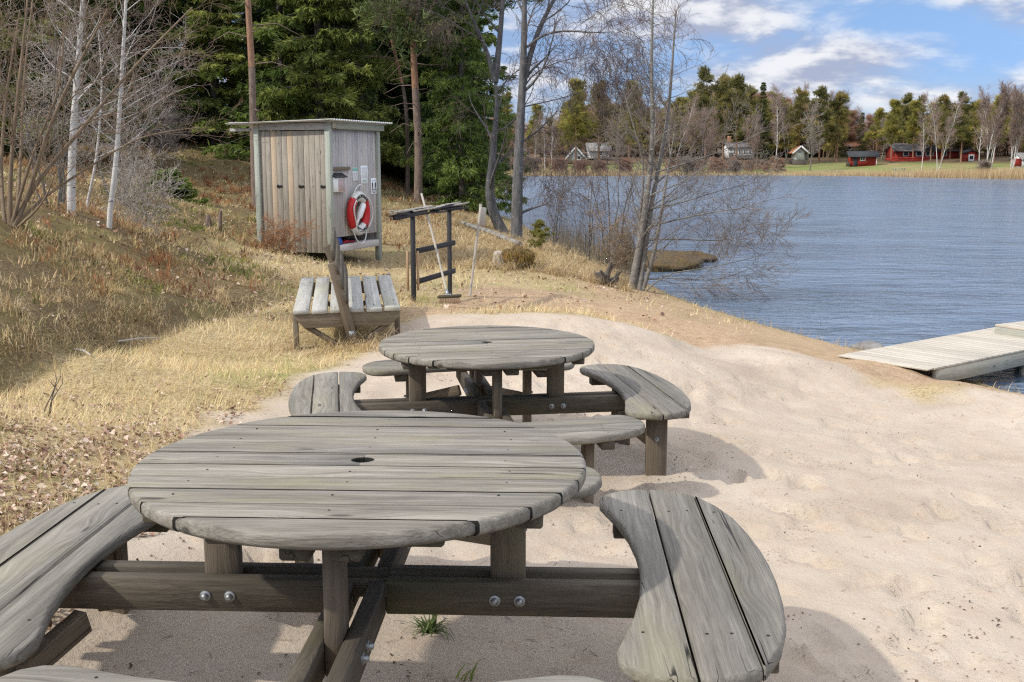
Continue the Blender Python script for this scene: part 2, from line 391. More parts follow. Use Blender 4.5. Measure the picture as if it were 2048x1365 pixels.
M = {}
M['table_top'] = wood('weathered_table_wood', (.062,.053,.040,1), (.205,.183,.146,1), (.37,.340,.280,1), alga=(.26,.23,.12,1), alga_amt=.38, tones=(.82,1.12), contrast=1.25)
M['seat'] = wood('weathered_seat_wood', (.066,.058,.045,1), (.185,.168,.135,1), (.32,.296,.245,1), alga=(.21,.19,.10,1), alga_amt=.32, tones=(.88,1.08), contrast=1.2)
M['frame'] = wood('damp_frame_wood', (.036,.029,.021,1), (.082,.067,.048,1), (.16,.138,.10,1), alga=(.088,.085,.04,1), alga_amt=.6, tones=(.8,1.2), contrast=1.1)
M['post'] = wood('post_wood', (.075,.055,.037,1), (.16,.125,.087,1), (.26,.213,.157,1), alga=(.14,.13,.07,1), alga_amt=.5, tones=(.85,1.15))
M['bench_top'] = wood('pale_bench_wood', (.20,.19,.165,1), (.36,.35,.31,1), (.52,.51,.46,1), alga=(.36,.34,.16,1), alga_amt=.3, tones=(.9,1.1))
M['shed_door'] = wood('shed_door_boards', (.14,.12,.093,1), (.32,.283,.228,1), (.48,.435,.36,1), tones=(.66,1.15), warm=(.46,.30,.155,1), warm_at=.80, contrast=.95)
M['shed_side'] = wood('shed_side_boards', (.27,.25,.235,1), (.50,.475,.455,1), (.68,.65,.63,1), tones=(.78,1.15), warm=(.44,.37,.30,1), warm_at=.7)
M['shed_post'] = wood('pale_green_shed_wood', (.22,.235,.19,1), (.35,.37,.31,1), (.46,.48,.42,1), tones=(.95,1.05), cracks=.6)
M['rack'] = wood('dark_tarred_wood', (.016,.016,.016,1), (.032,.032,.034,1), (.075,.075,.075,1), tones=(.8,1.2), knots=False)
M['stick'] = wood('bleached_stick_wood', (.24,.215,.175,1), (.40,.365,.30,1), (.55,.51,.44,1), knots=False)
M['brown_board'] = wood('brown_board_wood', (.20,.12,.065,1), (.36,.23,.13,1), (.47,.33,.21,1))
M['dock'] = wood('dock_boards', (.31,.275,.215,1), (.47,.42,.335,1), (.58,.53,.435,1), tones=(.86,1.06), knots=False, cracks=.4)
M['dock_side'] = wood('dock_side_boards', (.20,.19,.15,1), (.34,.33,.27,1), (.46,.45,.38,1), tones=(.9,1.05))
M['steel'] = plain('galvanised_steel', (.36,.37,.37,1), .55, .1, 60, 1.0)
M['black_metal'] = plain('black_hardware', (.015,.015,.016,1), .5)
M['white_paint'] = plain('white_painted_sheet', (.72,.74,.72,1), .4, .06, 8)
M['white_plastic'] = plain('white_plastic', (.78,.79,.77,1), .4, .08, 20)
M['buoy_white'] = plain('dirty_white_buoy', (.62,.62,.57,1), .45, .14, 25)
M['buoy_red'] = plain('red_buoy', (.50,.022,.022,1), .4, .12, 20)
M['rope'] = plain('white_rope', (.68,.67,.62,1), .8, .1, 60)
M['ink'] = plain('black_ink', (.02,.02,.022,1), .6, 0)
M['paper'] = plain('paper', (.84,.86,.85,1), .6, .05, 30)
M['teal'] = plain('teal_print', (.24,.50,.42,1), .6, .1, 60)
M['grey_print'] = plain('grey_print', (.42,.42,.44,1), .6, .25, 150)
M['pink_print'] = plain('pink_print', (.50,.36,.34,1), .6, .3, 60)
M['blue_cloth'] = plain('blue_bag', (.025,.075,.28,1), .7, .3, 12, bump=.4)
M['red_cloth'] = plain('red_strap', (.32,.02,.03,1), .7)
M['soil_dark'] = plain('dark_soil', (.03,.024,.018,1), .95, .4, 9, bump=.6)
M['bristle'] = plain('broom_bristles', (.34,.24,.15,1), .9, .3, 200, bump=.6)
M['needle'] = leafy('conifer_needles', .4, .5, (3.2, 3.0, 2.4, 1), .22)
M['plank_edge'] = plain('dark_plank_edges', (.016,.015,.012,1), .95, .3, 30)  # dirt-dark board sides; also paints in the shade of seams and hole
M['far_needle'] = leafy('far_conifer_needles', .5, .6, (3.0, 2.7, 2.5, 1), .1)
M['blade'] = leafy('grass_blades', .45, .6, (1.18, 1.15, 1.1, 1))
M['leaf'] = leafy('dead_leaves', .15)
M['twig'] = leafy('twig_bark', 0, .85)
M['pine_bark'] = bark('pine_bark', (.10,.07,.052,1), (.27,.20,.155,1), (14,14,5), bump=1)
M['pine_red'] = bark('red_pine_bark', (.16,.085,.05,1), (.37,.215,.13,1), (12,12,5), bump=.8)
M['spruce_bark'] = bark('spruce_bark', (.06,.05,.042,1), (.15,.125,.105,1))
M['birch_bark'] = bark('birch_bark', (.42,.39,.34,1), (.62,.60,.56,1), (10,10,16), spots=(.03,.028,.025,1), spot_at=.66, bump=.3)
M['old_birch'] = bark('old_birch_bark', (.045,.042,.04,1), (.19,.183,.175,1), (11,11,3), spots=(.30,.30,.30,1), spot_at=.66, bump=1.0)
M['alder_bark'] = bark('alder_bark', (.11,.098,.082,1), (.25,.228,.195,1), (9,9,12), spots=(.32,.33,.28,1), spot_at=.62, bump=.4)
M['hazel_bark'] = bark('hazel_bark', (.13,.09,.055,1), (.25,.185,.12,1), (12,12,4), bump=.4)
M['dark_bark'] = bark('dark_bark', (.06,.05,.042,1), (.15,.13,.11,1), (12,12,4))
M['log'] = bark('fallen_log_wood', (.28,.24,.19,1), (.48,.43,.36,1), (9,9,9), bump=.5)
M['red_wall'] = plain('falu_red_boards', (.26,.028,.018,1), .8, .3, 1.5)
M['dark_roof'] = plain('dark_roof_felt', (.035,.037,.04,1), .8, .2, 1.5)
M['grey_roof'] = plain('grey_roof_tiles', (.13,.12,.115,1), .8, .35, 1.2)
M['house_white'] = plain('white_house_boards', (.68,.69,.67,1), .7, .1, 1)
M['house_cream'] = plain('cream_house_boards', (.52,.46,.36,1), .7, .1, 1)
M['orange_tile'] = plain('orange_roof_tiles', (.32,.14,.07,1), .8, .2, 1.5)
M['pane'] = plain('window_glass', (.03,.035,.04,1), .08, .1, 2)
M['brick'] = plain('chimney_brick', (.33,.17,.10,1), .85, .25, 4)
M['stone'] = plain('grey_stone', (.20,.19,.175,1), .9, .35, 3, bump=.5)
M['boulder'] = plain('pale_boulder', (.40,.36,.32,1), .9, .3, 3, bump=.5)
M['hull'] = plain('dark_hull', (.02,.024,.03,1), .5, .2, 5)
k = NT('moss_rock'); p = k.pos(); n = k.noise(p, 3.0, 6, .7); n2 = k.noise(p, 14, 5, .7)
k.color(k.mix(k.step(n2, .35, .65, 0, .7), k.ramp(n, [(.35, (.085,.055,.03,1)), (.5, (.16,.10,.04,1)), (.62, (.12,.095,.03,1))]), (.06,.05,.03,1))); k.rough(.95); k.bump(n2, 1, .05); M['moss_rock'] = k.m

# ground: sand heaps, trodden path, straw, heath and moss by the masks stored at the vertices
k = NT('ground'); p = k.pos(); ms = k.n('ShaderNodeSeparateColor'); k.l(k.attr('mask', 'Color'), ms.inputs[0])
n1 = k.noise(p, .9, 5, .6); n2 = k.noise(p, 7, 6, .65); n3 = k.noise(p, 45, 5, .7); n4 = k.noise(p, 200, 3, .7)
sand = k.ramp(n1, [(.3, (.39,.318,.236,1)), (.5, (.465,.386,.293,1)), (.7, (.525,.446,.348,1))])
sand = k.mix(k.step(n2, .48, .66, 0, .42), sand, (.44,.33,.235,1))
sand = k.mix(k.step(n4, .52, .72, 0, .35), sand, (.33,.23,.165,1))
stain = k.math('MULTIPLY', k.step(n3, .56, .64), k.step(k.noise(p, 2.2, 4, .7), .50, .62)); sand = k.mix(k.math('MULTIPLY', stain, .8), sand, (.17,.115,.08,1))
path = k.ramp(n2, [(.3, (.34,.225,.135,1)), (.55, (.45,.32,.20,1)), (.75, (.52,.39,.26,1))]); path = k.mix(k.step(n3, .47, .62, 0, .75), path, (.20,.135,.075,1)); path = k.mix(k.step(n1, .5, .66, 0, .5), path, (.29,.21,.125,1))
straw = k.ramp(n3, [(.32, (.14,.10,.055,1)), (.47, (.36,.275,.145,1)), (.62, (.52,.42,.25,1))]); straw = k.mix(k.step(n1, .5, .68, 0, .5), straw, (.22,.20,.075,1))
heath = k.ramp(n3, [(.3, (.05,.038,.022,1)), (.5, (.14,.10,.05,1)), (.7, (.25,.19,.095,1))]); heath = k.mix(k.step(k.noise(p, .55, 5, .65), .47, .62, 0, .75), heath, k.ramp(n2, [(.3, (.10,.086,.03,1)), (.7, (.25,.205,.08,1))]))
col = k.mix(ms.outputs[0], heath, straw); col = k.mix(ms.outputs[1], col, path); col = k.mix(ms.outputs[2], col, sand)
far = k.ramp(k.noise(p, .12, 4), [(.4, (.17,.18,.055,1)), (.6, (.26,.20,.10,1))]); far = k.mix(k.attr('farland', 'Fac'), far, (.12,.085,.05,1)); far = k.mix(k.step(k.attr('farland', 'Fac'), .5, 1.0), k.ramp(k.noise(p, .12, 4), [(.4, (.17,.20,.06,1)), (.6, (.26,.21,.10,1))]), far); col = k.mix(k.step(k.attr('farland', 'Fac'), .0, .4), col, far)
k.color(col); k.rough(.95); k.b.inputs['Specular IOR Level'].default_value = .1
fp = k.voro(p, 3.2, feature='SMOOTH_F1'); h = k.math('ADD', k.math('MULTIPLY', n2, .55), k.math('ADD', k.math('MULTIPLY', n3, .22), k.math('MULTIPLY', fp, .35)))
b1 = k.bump(h, .7, .042); k.bump(n4, .5, .006, b1); M['ground'] = k.m

# lake: blue base colour standing in for reflected sky, wind ripples
k = NT('lake_water'); p = k.pos()
r1 = k.noise(k.scale(p, (1.0, 2.2, 1)), 1.1, 3, .55, .4); r2 = k.noise(k.scale(p, (1.0, 1.9, 1)), 4.2, 3, .6, .3); r3 = k.noise(k.scale(p, (1, 1.5, 1)), .18, 2)
h = k.math('ADD', k.math('MULTIPLY', r1, 1.0), k.math('MULTIPLY', r2, .30))
h = k.math('MULTIPLY', h, k.step(r3, .35, .65, .4, 1.35))
k.color((.102,.146,.205,1)); k.rough(.16); k.b.inputs['IOR'].default_value = 1.33; k.b.inputs['Specular IOR Level'].default_value = .75
k.bump(h, 1.0, .18); M['water'] = k.m

# ------------------------------------------------------------------ sky and sun
SUN_EL, SUN_AZ = 41.0, -116.6            # azimuth from +Y, clockwise
w = bpy.data.worlds.new('World'); SC.world = w; w.use_nodes = True; t = w.node_tree; t.nodes.clear()
class WT(NT):
    def __init__(s, t): s.t = t
k = WT(t); wo = k.n('ShaderNodeOutputWorld'); bg = k.n('ShaderNodeBackground'); k.l(bg.outputs[0], wo.inputs[0])
sky = k.n('ShaderNodeTexSky'); sky.sky_type = 'NISHITA'; sky.sun_disc = False; sky.sun_elevation = R(SUN_EL); sky.sun_rotation = R(SUN_AZ); sky.air_density = 1.0; sky.dust_density = .4; sky.ozone_density = 2.2
SKY_S = .105
d = k.n('ShaderNodeTexCoord').outputs['Generated']; sx = k.n('ShaderNodeSeparateXYZ'); k.l(d, sx.inputs[0])
az = k.math('MULTIPLY', k.math('ARCTAN2', sx.outputs[0], sx.outputs[1]), 57.2958); el = k.math('MULTIPLY', k.math('ARCSINE', sx.outputs[2]), 57.2958)
cv = k.n('ShaderNodeCombineXYZ'); k.l(az, cv.inputs[0]); k.l(k.math('MULTIPLY', el, 2.6), cv.inputs[1]); cv = cv.outputs[0]
cn = k.noise(cv, .17, 7, .58, .25); cn2 = k.noise(cv, .55, 6, .6)
def az_el(px, py): return math.degrees(math.atan((px - 1024) / FPX)), math.degrees(math.atan((HOR - py) / FPX))
bank = None
for px, py, wx, wy, amp in ((1420,38,5.6,1.35,.34),(1250,60,3.2,1.1,.22),(1960,10,6.0,1.0,.34),(1640,128,5.6,1.15,.30),(1560,175,5.5,.7,.26),(2030,70,3.0,1.0,.26),(1110,150,3.2,1.6,.24),(1780,212,6.5,.6,.22),(2060,190,2.2,.9,.2),(1830,60,4.2,1.2,-.20),(1860,150,2.4,.9,-.16),(1330,110,4.0,.9,-.16),(1085,90,1.4,.8,-.2),(700,60,9,3.4,.18)):
    a0, e0 = az_el(px, py)
    qx = k.math('DIVIDE', k.math('SUBTRACT', az, a0), wx); qy = k.math('DIVIDE', k.math('SUBTRACT', el, e0), wy)
    gq = k.math('MULTIPLY', k.math('EXPONENT', k.math('MULTIPLY', k.math('ADD', k.math('MULTIPLY', qx, qx), k.math('MULTIPLY', qy, qy)), -1.0)), amp)
    bank = gq if bank is None else k.math('ADD', bank, gq)
dens = k.math('ADD', k.math('ADD', k.math('ADD', k.math('MULTIPLY', cn, .8), k.math('MULTIPLY', cn2, .25)), bank), k.step(el, 12, 26, 0, .22))  # last term: extra cloud cover above the view, added for whiter fill light
mask = k.step(dens, .48, .84)
cshift = k.n('ShaderNodeVectorMath', operation='ADD'); k.l(cv, cshift.inputs[0]); cshift.inputs[1].default_value = (-.5, 1.6, 0)
up_n = k.noise(cshift.outputs[0], .17, 7, .58, .25)
lit = k.step(k.math('ADD', k.math('SUBTRACT', cn, up_n), k.math('MULTIPLY', k.math('SUBTRACT', cn2, .5), .45)), -.10, .14)
ccol = k.mix(lit, (.43,.47,.62,1), (.93,.93,.95,1))
tint = k.ramp(k.step(el, -2.0, 14.0), [(0, (.70,.80,1.20,1)), (.35, (.58,.73,1.15,1)), (1, (.95,.98,1.05,1))]); skyt = k.mix(1.0, sky.outputs[0], tint, 'MULTIPLY')
skyc = k.n('ShaderNodeVectorMath', operation='SCALE'); k.l(skyt, skyc.inputs[0]); skyc.inputs['Scale'].default_value = SKY_S
cc = k.n('ShaderNodeVectorMath', operation='SCALE'); k.l(ccol, cc.inputs[0]); k.l(k.step(el, 11, 24, 0.92, 2.5), cc.inputs['Scale'])  # clouds above the view brightened to fill the shadows
k.l(k.mix(k.math('MULTIPLY', mask, .93), skyc.outputs[0], cc.outputs[0]), bg.inputs[0]); bg.inputs[1].default_value = 1.0
sl = bpy.data.lights.new('sun', 'SUN'); sl.energy = 3.35; sl.angle = R(1.6); sl.color = (1, .955, .88)
so = bpy.data.objects.new('sun', sl); COL.objects.link(so)
sd = Vector((math.sin(R(SUN_AZ)) * math.cos(R(SUN_EL)), math.cos(R(SUN_AZ)) * math.cos(R(SUN_EL)), math.sin(R(SUN_EL))))
so.rotation_euler = sd.to_track_quat('Z', 'Y').to_euler()
vs = SC.view_settings; SC.display_settings.display_device = 'sRGB'; vs.view_transform = 'Standard'; vs.look = 'None'; vs.exposure = 0.12; vs.gamma = 1.0; vs.use_curve_mapping = False
SC.cycles.max_bounces = 6; SC.cycles.diffuse_bounces = 3; SC.cycles.transparent_max_bounces = 8; SC.cycles.use_denoising = False; SC.cycles.use_adaptive_sampling = False; SC.cycles.filter_width = 1.25; SC.cycles.sample_clamp_indirect = 3.0
# ------------------------------------------------------------------ ground and water
def xyp(pts): return [tuple(G(*q)[:2]) for q in pts]
SAND = xyp([(420,830),(560,800),(640,745),(760,690),(800,650),(870,632),(1010,628),(1130,632),(1260,650),(1360,694),(1420,696),(1500,688),(1620,712),(1760,772),(1850,806),(1950,776),(2046,790)]) + [(6.3,10.2),(7.5,6),(7,1),(5,-4),(-2.2,-4),(-1.9,1.0),(-1.62,2.4),(-1.55,3.4),(-1.5,4.6)]
PATH = xyp([(770,640),(880,600),(960,572),(1060,580),(1180,598),(1320,625),(1450,655),(1560,690),(1690,722)]) + [(4.75,13.6),(4.8,12.6),(6.0,11.2),(5.0,9.8),(3.2,11.2),(1.3,12.2),(-.3,12.0)]
na, nr = 640, 760
az_ = np.radians(np.linspace(-78, 78, na)); rr_ = np.geomspace(.6, 640, nr); rr_ = np.concatenate([rr_])
A, RR = np.meshgrid(az_, rr_); X = RR * np.sin(A); Y = RR * np.cos(A) - 3.0
Z = terrain(X.ravel(), Y.ravel()).reshape(X.shape)
i = (np.arange(nr - 1)[:, None] * na + np.arange(na - 1)[None, :]).ravel()
Qd = np.stack([i, i + 1, i + na + 1, i + na], -1)[:, ::-1]
xf, yf = X.ravel(), Y.ravel()
wob = .22 * vnoise(xf, yf, .8, 11) + .16 * vnoise(xf, yf, .25, 12) + .08 * vnoise(xf, yf, .08, 13)
s_m = sstep(-.10, .14, polysd(xf, yf, SAND) + wob); p_m = sstep(-.18, .22, polysd(xf, yf, PATH) + wob * 1.6)
sh_d = pdist(xf, yf, SHORE)[0]; p_m = np.maximum(p_m, .8 * sstep(.8, 1.6, xf) * sstep(10.5, 11.5, yf) * sstep(.1, .4, sh_d + wob) * sstep(3.2, 2.2, sh_d) * (yf < 21)); td, _ = pdist(xf, yf, TOE); g_m = np.where(yf < 15.3, sstep(.15, -.2, td + wob), 1.0)
hill = sstep(.02, .5, Z.ravel() + .2 * wob + .02 * np.clip(-xf - 3, 0, 5)); g_m = np.where(yf > 12, g_m * (1 - hill) * (1 - .55 * sstep(17, 22, yf)), g_m)
g_m = np.where(yf > 100, .6, g_m)
mask = np.column_stack([np.clip(g_m, 0, 1), p_m, s_m, np.ones(len(xf))])
sf = yf - far_shore(xf, yf); fl = np.where((yf > 100) & (sf > 4), .5 + .5 * sstep(26, 40, sf), 0)
zz_ = Z.ravel().copy(); near_i = np.where((s_m > .6) & (yf < 12.5) & (yf > .8))[0]; fr = np.random.default_rng(44)
for _ in range(420):                       # footprints trodden into the sand
    fy = 1.6 + 9.5 * fr.random() ** 1.1; fx = fr.uniform(-1.2, .42 * fy + 1.6); a_ = fr.normal(.6, 1.0); dx = xf[near_i] - fx; dy = yf[near_i] - fy; m_ = (np.abs(dx) < .3) & (np.abs(dy) < .3)
    if not m_.any(): continue
    u_ = dx[m_] * math.cos(a_) + dy[m_] * math.sin(a_); v_ = -dx[m_] * math.sin(a_) + dy[m_] * math.cos(a_); q_ = np.sqrt((u_ / .15) ** 2 + (v_ / .062) ** 2); dp = fr.uniform(.014, .042); zz_[near_i[m_]] += -dp * sstep(1.15, .7, q_) + .45 * dp * np.exp(-((q_ - 1.3) / .22) ** 2)
me = new_mesh('ground', np.column_stack([xf, yf, zz_]), Q=Qd, smooth=True, attrs={'mask': ('FLOAT_COLOR', mask), 'farland': ('FLOAT', fl)})
tag(link('ground', me, M['ground']), kind='structure')
V = [(-500, -40, WATER), (700, -40, WATER), (700, 640, WATER), (-500, 640, WATER)]
tag(link('lake_water', new_mesh('lake_water', V, Q=[(0, 1, 2, 3)]), M['water']), kind='structure')

# ------------------------------------------------------------------ round picnic tables
HALF = [(.785,0),(.782,.10),(.768,.24),(.742,.38),(.712,.49),(.693,.56),(.696,.615),(.72,.66),(.765,.692),(.83,.712),(.90,.712),(.97,.69),(1.03,.64),(1.08,.54),(1.118,.41),(1.14,.26),(1.152,.12),(1.155,0)]
def clip_poly(poly, ax, v, keep_less):
    out = []; n = len(poly)
    for i in range(n):
        a, b = poly[i], poly[(i + 1) % n]; ia = (a[ax] <= v) == keep_less; ib = (b[ax] <= v) == keep_less
        if ia: out.append(a)
        if ia != ib:
            t = (v - a[ax]) / (b[ax] - a[ax]); out.append((a[0] + t * (b[0] - a[0]), a[1] + t * (b[1] - a[1])))
    res = []
    for q in out:
        if not res or math.hypot(q[0] - res[-1][0], q[1] - res[-1][1]) > 1e-4: res.append(q)
    if math.hypot(res[0][0] - res[-1][0], res[0][1] - res[-1][1]) < 1e-4: res.pop()
    return res
def edge_ins(poly, ax, lo, hi, small, big):
    n = len(poly); r = []
    for i in range(n):
        a, b = poly[i], poly[(i + 1) % n]
        r.append(small if any(abs(a[ax] - v) < 1e-4 and abs(b[ax] - v) < 1e-4 for v in (lo, hi)) else big)
    return r
TOPZ, SEATZ = .733, .44
def bolt(mb, p, nrm, r=.016):
    z = Vector(nrm).normalized(); q = z.to_track_quat('Z', 'Y').to_matrix()
    mb.lathe([(r * 1.25, 0), (r * 1.25, .004), (r * .85, .006), (r * .8, .013), (r * .4, .018)], p, q, 10)
def seat_outline():
    o = [(a, -b) for a, b in HALF[::-1][:-1]]                       # outer middle -> near end -> inner middle (v<0)
    full = [(u, v) for u, v in HALF]                                # inner middle -> far end -> outer middle
    pts = full + [(u, -v) for u, v in HALF[::-1][1:-1]]
    area = sum(pts[i][0] * pts[(i + 1) % len(pts)][1] - pts[(i + 1) % len(pts)][0] * pts[i][1] for i in range(len(pts)))
    return pts if area > 0 else pts[::-1]
def make_table(name, label):
    t = thing(name, label, 'picnic table')
    RT = .632; ring = [(RT * math.cos(a), RT * math.sin(a)) for a in np.linspace(0, 2 * math.pi, 121)[:-1]]
    mb = MB(); nb = 11; w = 2 * RT / nb
    for i in range(nb):
        lo, hi = -RT + i * w + (.0036 if i else 0), -RT + (i + 1) * w - (.0036 if i < nb - 1 else 0)
        poly = clip_poly(clip_poly(ring, 1, hi, True), 1, lo, False)
        ei = edge_ins(poly, 1, lo, hi, .006, .012)
        if i == nb // 2:                                             # the parasol hole, keyed into the middle board's outline
            for sg in (-1, 1):
                half = clip_poly(poly, 0, 0.0, sg < 0); nh = len(half)
                jj = [q for q in range(nh) if abs(half[q][0]) < 1e-6 and abs(half[(q + 1) % nh][0]) < 1e-6][0]
                half = half[jj + 1:] + half[:jj + 1]; a0 = math.pi / 2 if sg < 0 else -math.pi / 2
                hole = [(.032 * math.cos(a_), .032 * math.sin(a_)) for a_ in (np.linspace(math.pi / 2, 1.5 * math.pi, 15) if sg < 0 else np.linspace(-math.pi / 2, math.pi / 2, 15))]
                if (half[-1][1] - hole[0][1]) ** 2 > (half[-1][1] - hole[-1][1]) ** 2: hole = hole[::-1]
                full = half + hole; ei = edge_ins(full, 1, lo, hi, .006, .012)
                ei = [0.0 if (q == nh - 1 or q == len(full) - 1) else (.003 if q >= nh else v_) for q, v_ in enumerate(ei)]
                mb.prism(full, TOPZ - .042, TOPZ, ei, tone=.6, dark=.0061, gco=np.array([.3, .5, .7]))
            continue
        mb.prism(poly, TOPZ - .042 - .0008 * (i % 3), TOPZ - .0008 * ((i * 7) % 3), ei, dark=.0061)
    for i in range(nb):                                              # small screw heads along the battens
        yv = -RT + (i + .5) * w
        for x in (-.41, 0, .41):
            if abs(x) < math.sqrt(max(RT ** 2 - yv ** 2, 0)) - .05 and (abs(x) > .1 or .05 < abs(yv) < .5):
                mb.cur = 1; mb.lathe([(.0032, TOPZ - .004), (.0032, TOPZ + .0004), (.002, TOPZ + .0001)], (x + RNG.normal(0, .012), yv + RNG.normal(0, .012), 0), None, 8); mb.cur = 0
    top = mb.build('tabletop', [M['table_top'], M['plank_edge']], t)
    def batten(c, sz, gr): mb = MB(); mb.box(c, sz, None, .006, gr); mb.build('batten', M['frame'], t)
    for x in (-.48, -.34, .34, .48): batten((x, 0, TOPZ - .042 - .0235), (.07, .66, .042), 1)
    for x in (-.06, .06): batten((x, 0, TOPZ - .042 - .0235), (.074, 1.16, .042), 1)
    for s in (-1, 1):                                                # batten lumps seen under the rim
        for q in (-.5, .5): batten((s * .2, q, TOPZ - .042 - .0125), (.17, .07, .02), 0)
    bz = SEATZ - .042 - .001; bh = .098
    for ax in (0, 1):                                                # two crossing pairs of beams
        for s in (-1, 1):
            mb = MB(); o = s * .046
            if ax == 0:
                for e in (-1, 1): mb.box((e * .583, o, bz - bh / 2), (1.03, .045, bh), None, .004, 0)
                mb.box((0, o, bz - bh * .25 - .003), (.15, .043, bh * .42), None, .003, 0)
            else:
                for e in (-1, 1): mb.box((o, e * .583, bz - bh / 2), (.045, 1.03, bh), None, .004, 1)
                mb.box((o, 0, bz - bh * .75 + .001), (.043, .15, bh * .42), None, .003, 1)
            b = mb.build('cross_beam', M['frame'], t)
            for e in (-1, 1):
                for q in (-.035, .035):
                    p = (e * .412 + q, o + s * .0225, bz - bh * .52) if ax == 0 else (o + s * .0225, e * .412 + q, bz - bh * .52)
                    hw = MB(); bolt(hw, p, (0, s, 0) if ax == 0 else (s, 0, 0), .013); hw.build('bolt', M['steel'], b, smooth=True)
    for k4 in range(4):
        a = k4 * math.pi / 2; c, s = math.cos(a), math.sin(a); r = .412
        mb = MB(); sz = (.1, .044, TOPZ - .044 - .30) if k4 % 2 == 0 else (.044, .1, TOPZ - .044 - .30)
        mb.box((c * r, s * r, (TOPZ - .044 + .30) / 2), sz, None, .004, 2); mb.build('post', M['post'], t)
    so_ = seat_outline()
    for k4 in range(4):
        Mz = Matrix.Rotation(k4 * math.pi / 2, 3, 'Z'); W = lambda u, v, z: tuple(Mz @ Vector((u, v, z)))
        mb = MB(); cuts = [.68, .868, 1.02, 1.17]
        for i in range(3):
            lo, hi = cuts[i] + (0, .0034, -.0002)[i], cuts[i + 1] - (.0034, .0030, 0)[i]
            poly = clip_poly(clip_poly(so_, 0, hi, True), 0, lo, False)
            mb.prism(poly, SEATZ - .040 - .0008 * i, SEATZ - .0002 * i, edge_ins(poly, 0, lo, hi, .0055, .013), Mz, grain=1, dark=.0056, dr=3)
            for v in (-.47, .47):
                uu = (lo + hi) / 2 if 0 < i < 2 else (.76 if i == 0 else 1.06); mb.cur = 1
                for q in ((-.03, .03) if i == 1 else (0,)): mb.lathe([(.0045, SEATZ - .004), (.0045, SEATZ + .0006), (.002, SEATZ + .0002)], tuple(Mz @ Vector((uu + q, v + RNG.normal(0, .004), 0))), None, 8)
                mb.cur = 0
        seat = mb.build('bench_seat', [M['seat'], M['plank_edge']], t)
        for v in (-.47, .47): mb = MB(); mb.beam(W(.735, v, SEATZ - .064), W(1.085, v, SEATZ - .064), .07, .045); mb.build('seat_batten', M['frame'], seat)
        for v in (-.40, .40):
            mb = MB(); mb.beam(W(.925, v, -.25), W(.925, v, SEATZ - .044), .118, .045, up=tuple(Mz @ Vector((0, 1, 0))))
            lg = mb.build('leg', M['post'], seat)
            hw = MB(); sgn = 1 if v > 0 else -1; nn = tuple(Mz @ Vector((0, sgn, 0)))
            bolt(hw, W(.925 - .005, v + sgn * .0225, .215), nn, .011); hw.build('bolt', M['steel'], lg, smooth=True)
            mb = MB(); mb.beam(W(.80, math.copysign(.075, v), .27), W(.915, v - sgn * .046, .185), .045, .07)
            mb.build('brace', M['post'], seat)
    return t
T1 = make_table('round_picnic_table', 'weathered round picnic table with four curved benches standing closest to the camera on the sand')
T1.location = (-.4225, 3.02, .03); T1.rotation_euler = (0, 0, R(-2.4))
T2 = copy_tree(T1); T2['label'] = 'weathered round picnic table with four curved benches nearer the slatted double bench'
T2.location = (-.148, 6.39, -.19); T2.rotation_euler = (R(.5), 0, R(9))
for o_ in (T1, T2): o_['group'] = 'round picnic tables on the sand'

# ------------------------------------------------------------------ slatted double bench seen from its end
g0 = on_z(690, 693, -.15); BY = 10.3
t = thing('double_bench', 'grey slatted double bench with a leaning back rest between its two seats', 'bench', (-1.553, BY, -.15), (R(2.2), R(-1.0), R(8.6)))
W2, Ln, SZ = .50, 2.15, .345
mb = MB()
for s in (-1, 1):
    for i in range(3):
        c = s * (.085 + i * .171) if s > 0 else s * (.085 + i * .171)
        mb.box((c, Ln / 2, SZ + .014 * (2 - i) * 0 - .002 * (i % 2)), (.146, Ln, .042), Matrix.Rotation(R(1.2 * s), 3, 'Y'), .005, 1)
mb.build('seat_slats', M['bench_top'], t)
for y0 in (.06, Ln - .1):
    mb = MB(); mb.prism([(-.495, 0), (-.44, -.135), (.40, -.135), (.495, -.04), (.495, 0)][::-1] if False else [(-.495, -.03), (-.40, -.135), (.40, -.135), (.495, -.05), (.495, 0), (-.495, 0)], 0, .045, .003, Matrix.Rotation(R(90), 3, 'X'), (0, y0, SZ - .023))
    mb.build('end_rail', M['post'], t)
    for s in (-1, 1):
        mb = MB(); mb.beam((s * .40, y0 + .02, SZ - .14), (s * .07, y0 + .02, -.02), .045, .075, up=(0, 1, 0)); mb.build('brace', M['post'], t)
        mb = MB(); mb.box((s * .485, y0 + (.33 if s > 0 else .02), .05), (.05, .09, SZ * 1.7), None, .004, 2); mb.build('leg', M['post'], t)
    mb = MB(); mb.box((.02, y0 + .06, .04), (.13, .045, SZ * 1.55), None, .004, 2); mb.build('leg', M['post'], t)
    mb = MB(); mb.beam((.05, y0 - .055, .03), (-.115 - .08 * (y0 > 1), y0 - .055, .80 - .06 * (y0 > 1)), .095, .05, up=(0, 1, 0)); bp = mb.build('back_post', M['post'], t)
    hw = MB(); hw.box((.035, y0 - .084, .125), (.05, .005, .05), None, .001); bolt(hw, (.035, y0 - .086, .125), (0, -1, 0), .008); hw.build('bolt_plate', M['steel'], bp)
mb = MB()
for q in (.52, .66, .80, .93): mb.box((.05 - .20 * (q - .03) / .77 + .075, Ln / 2 - .02, q - .05), (.028, Ln + .1, .095), Matrix.Rotation(R(-12), 3, 'Y'), .004, 1)
mb.build('back_slats', M['rack'] if False else M['frame'], t)

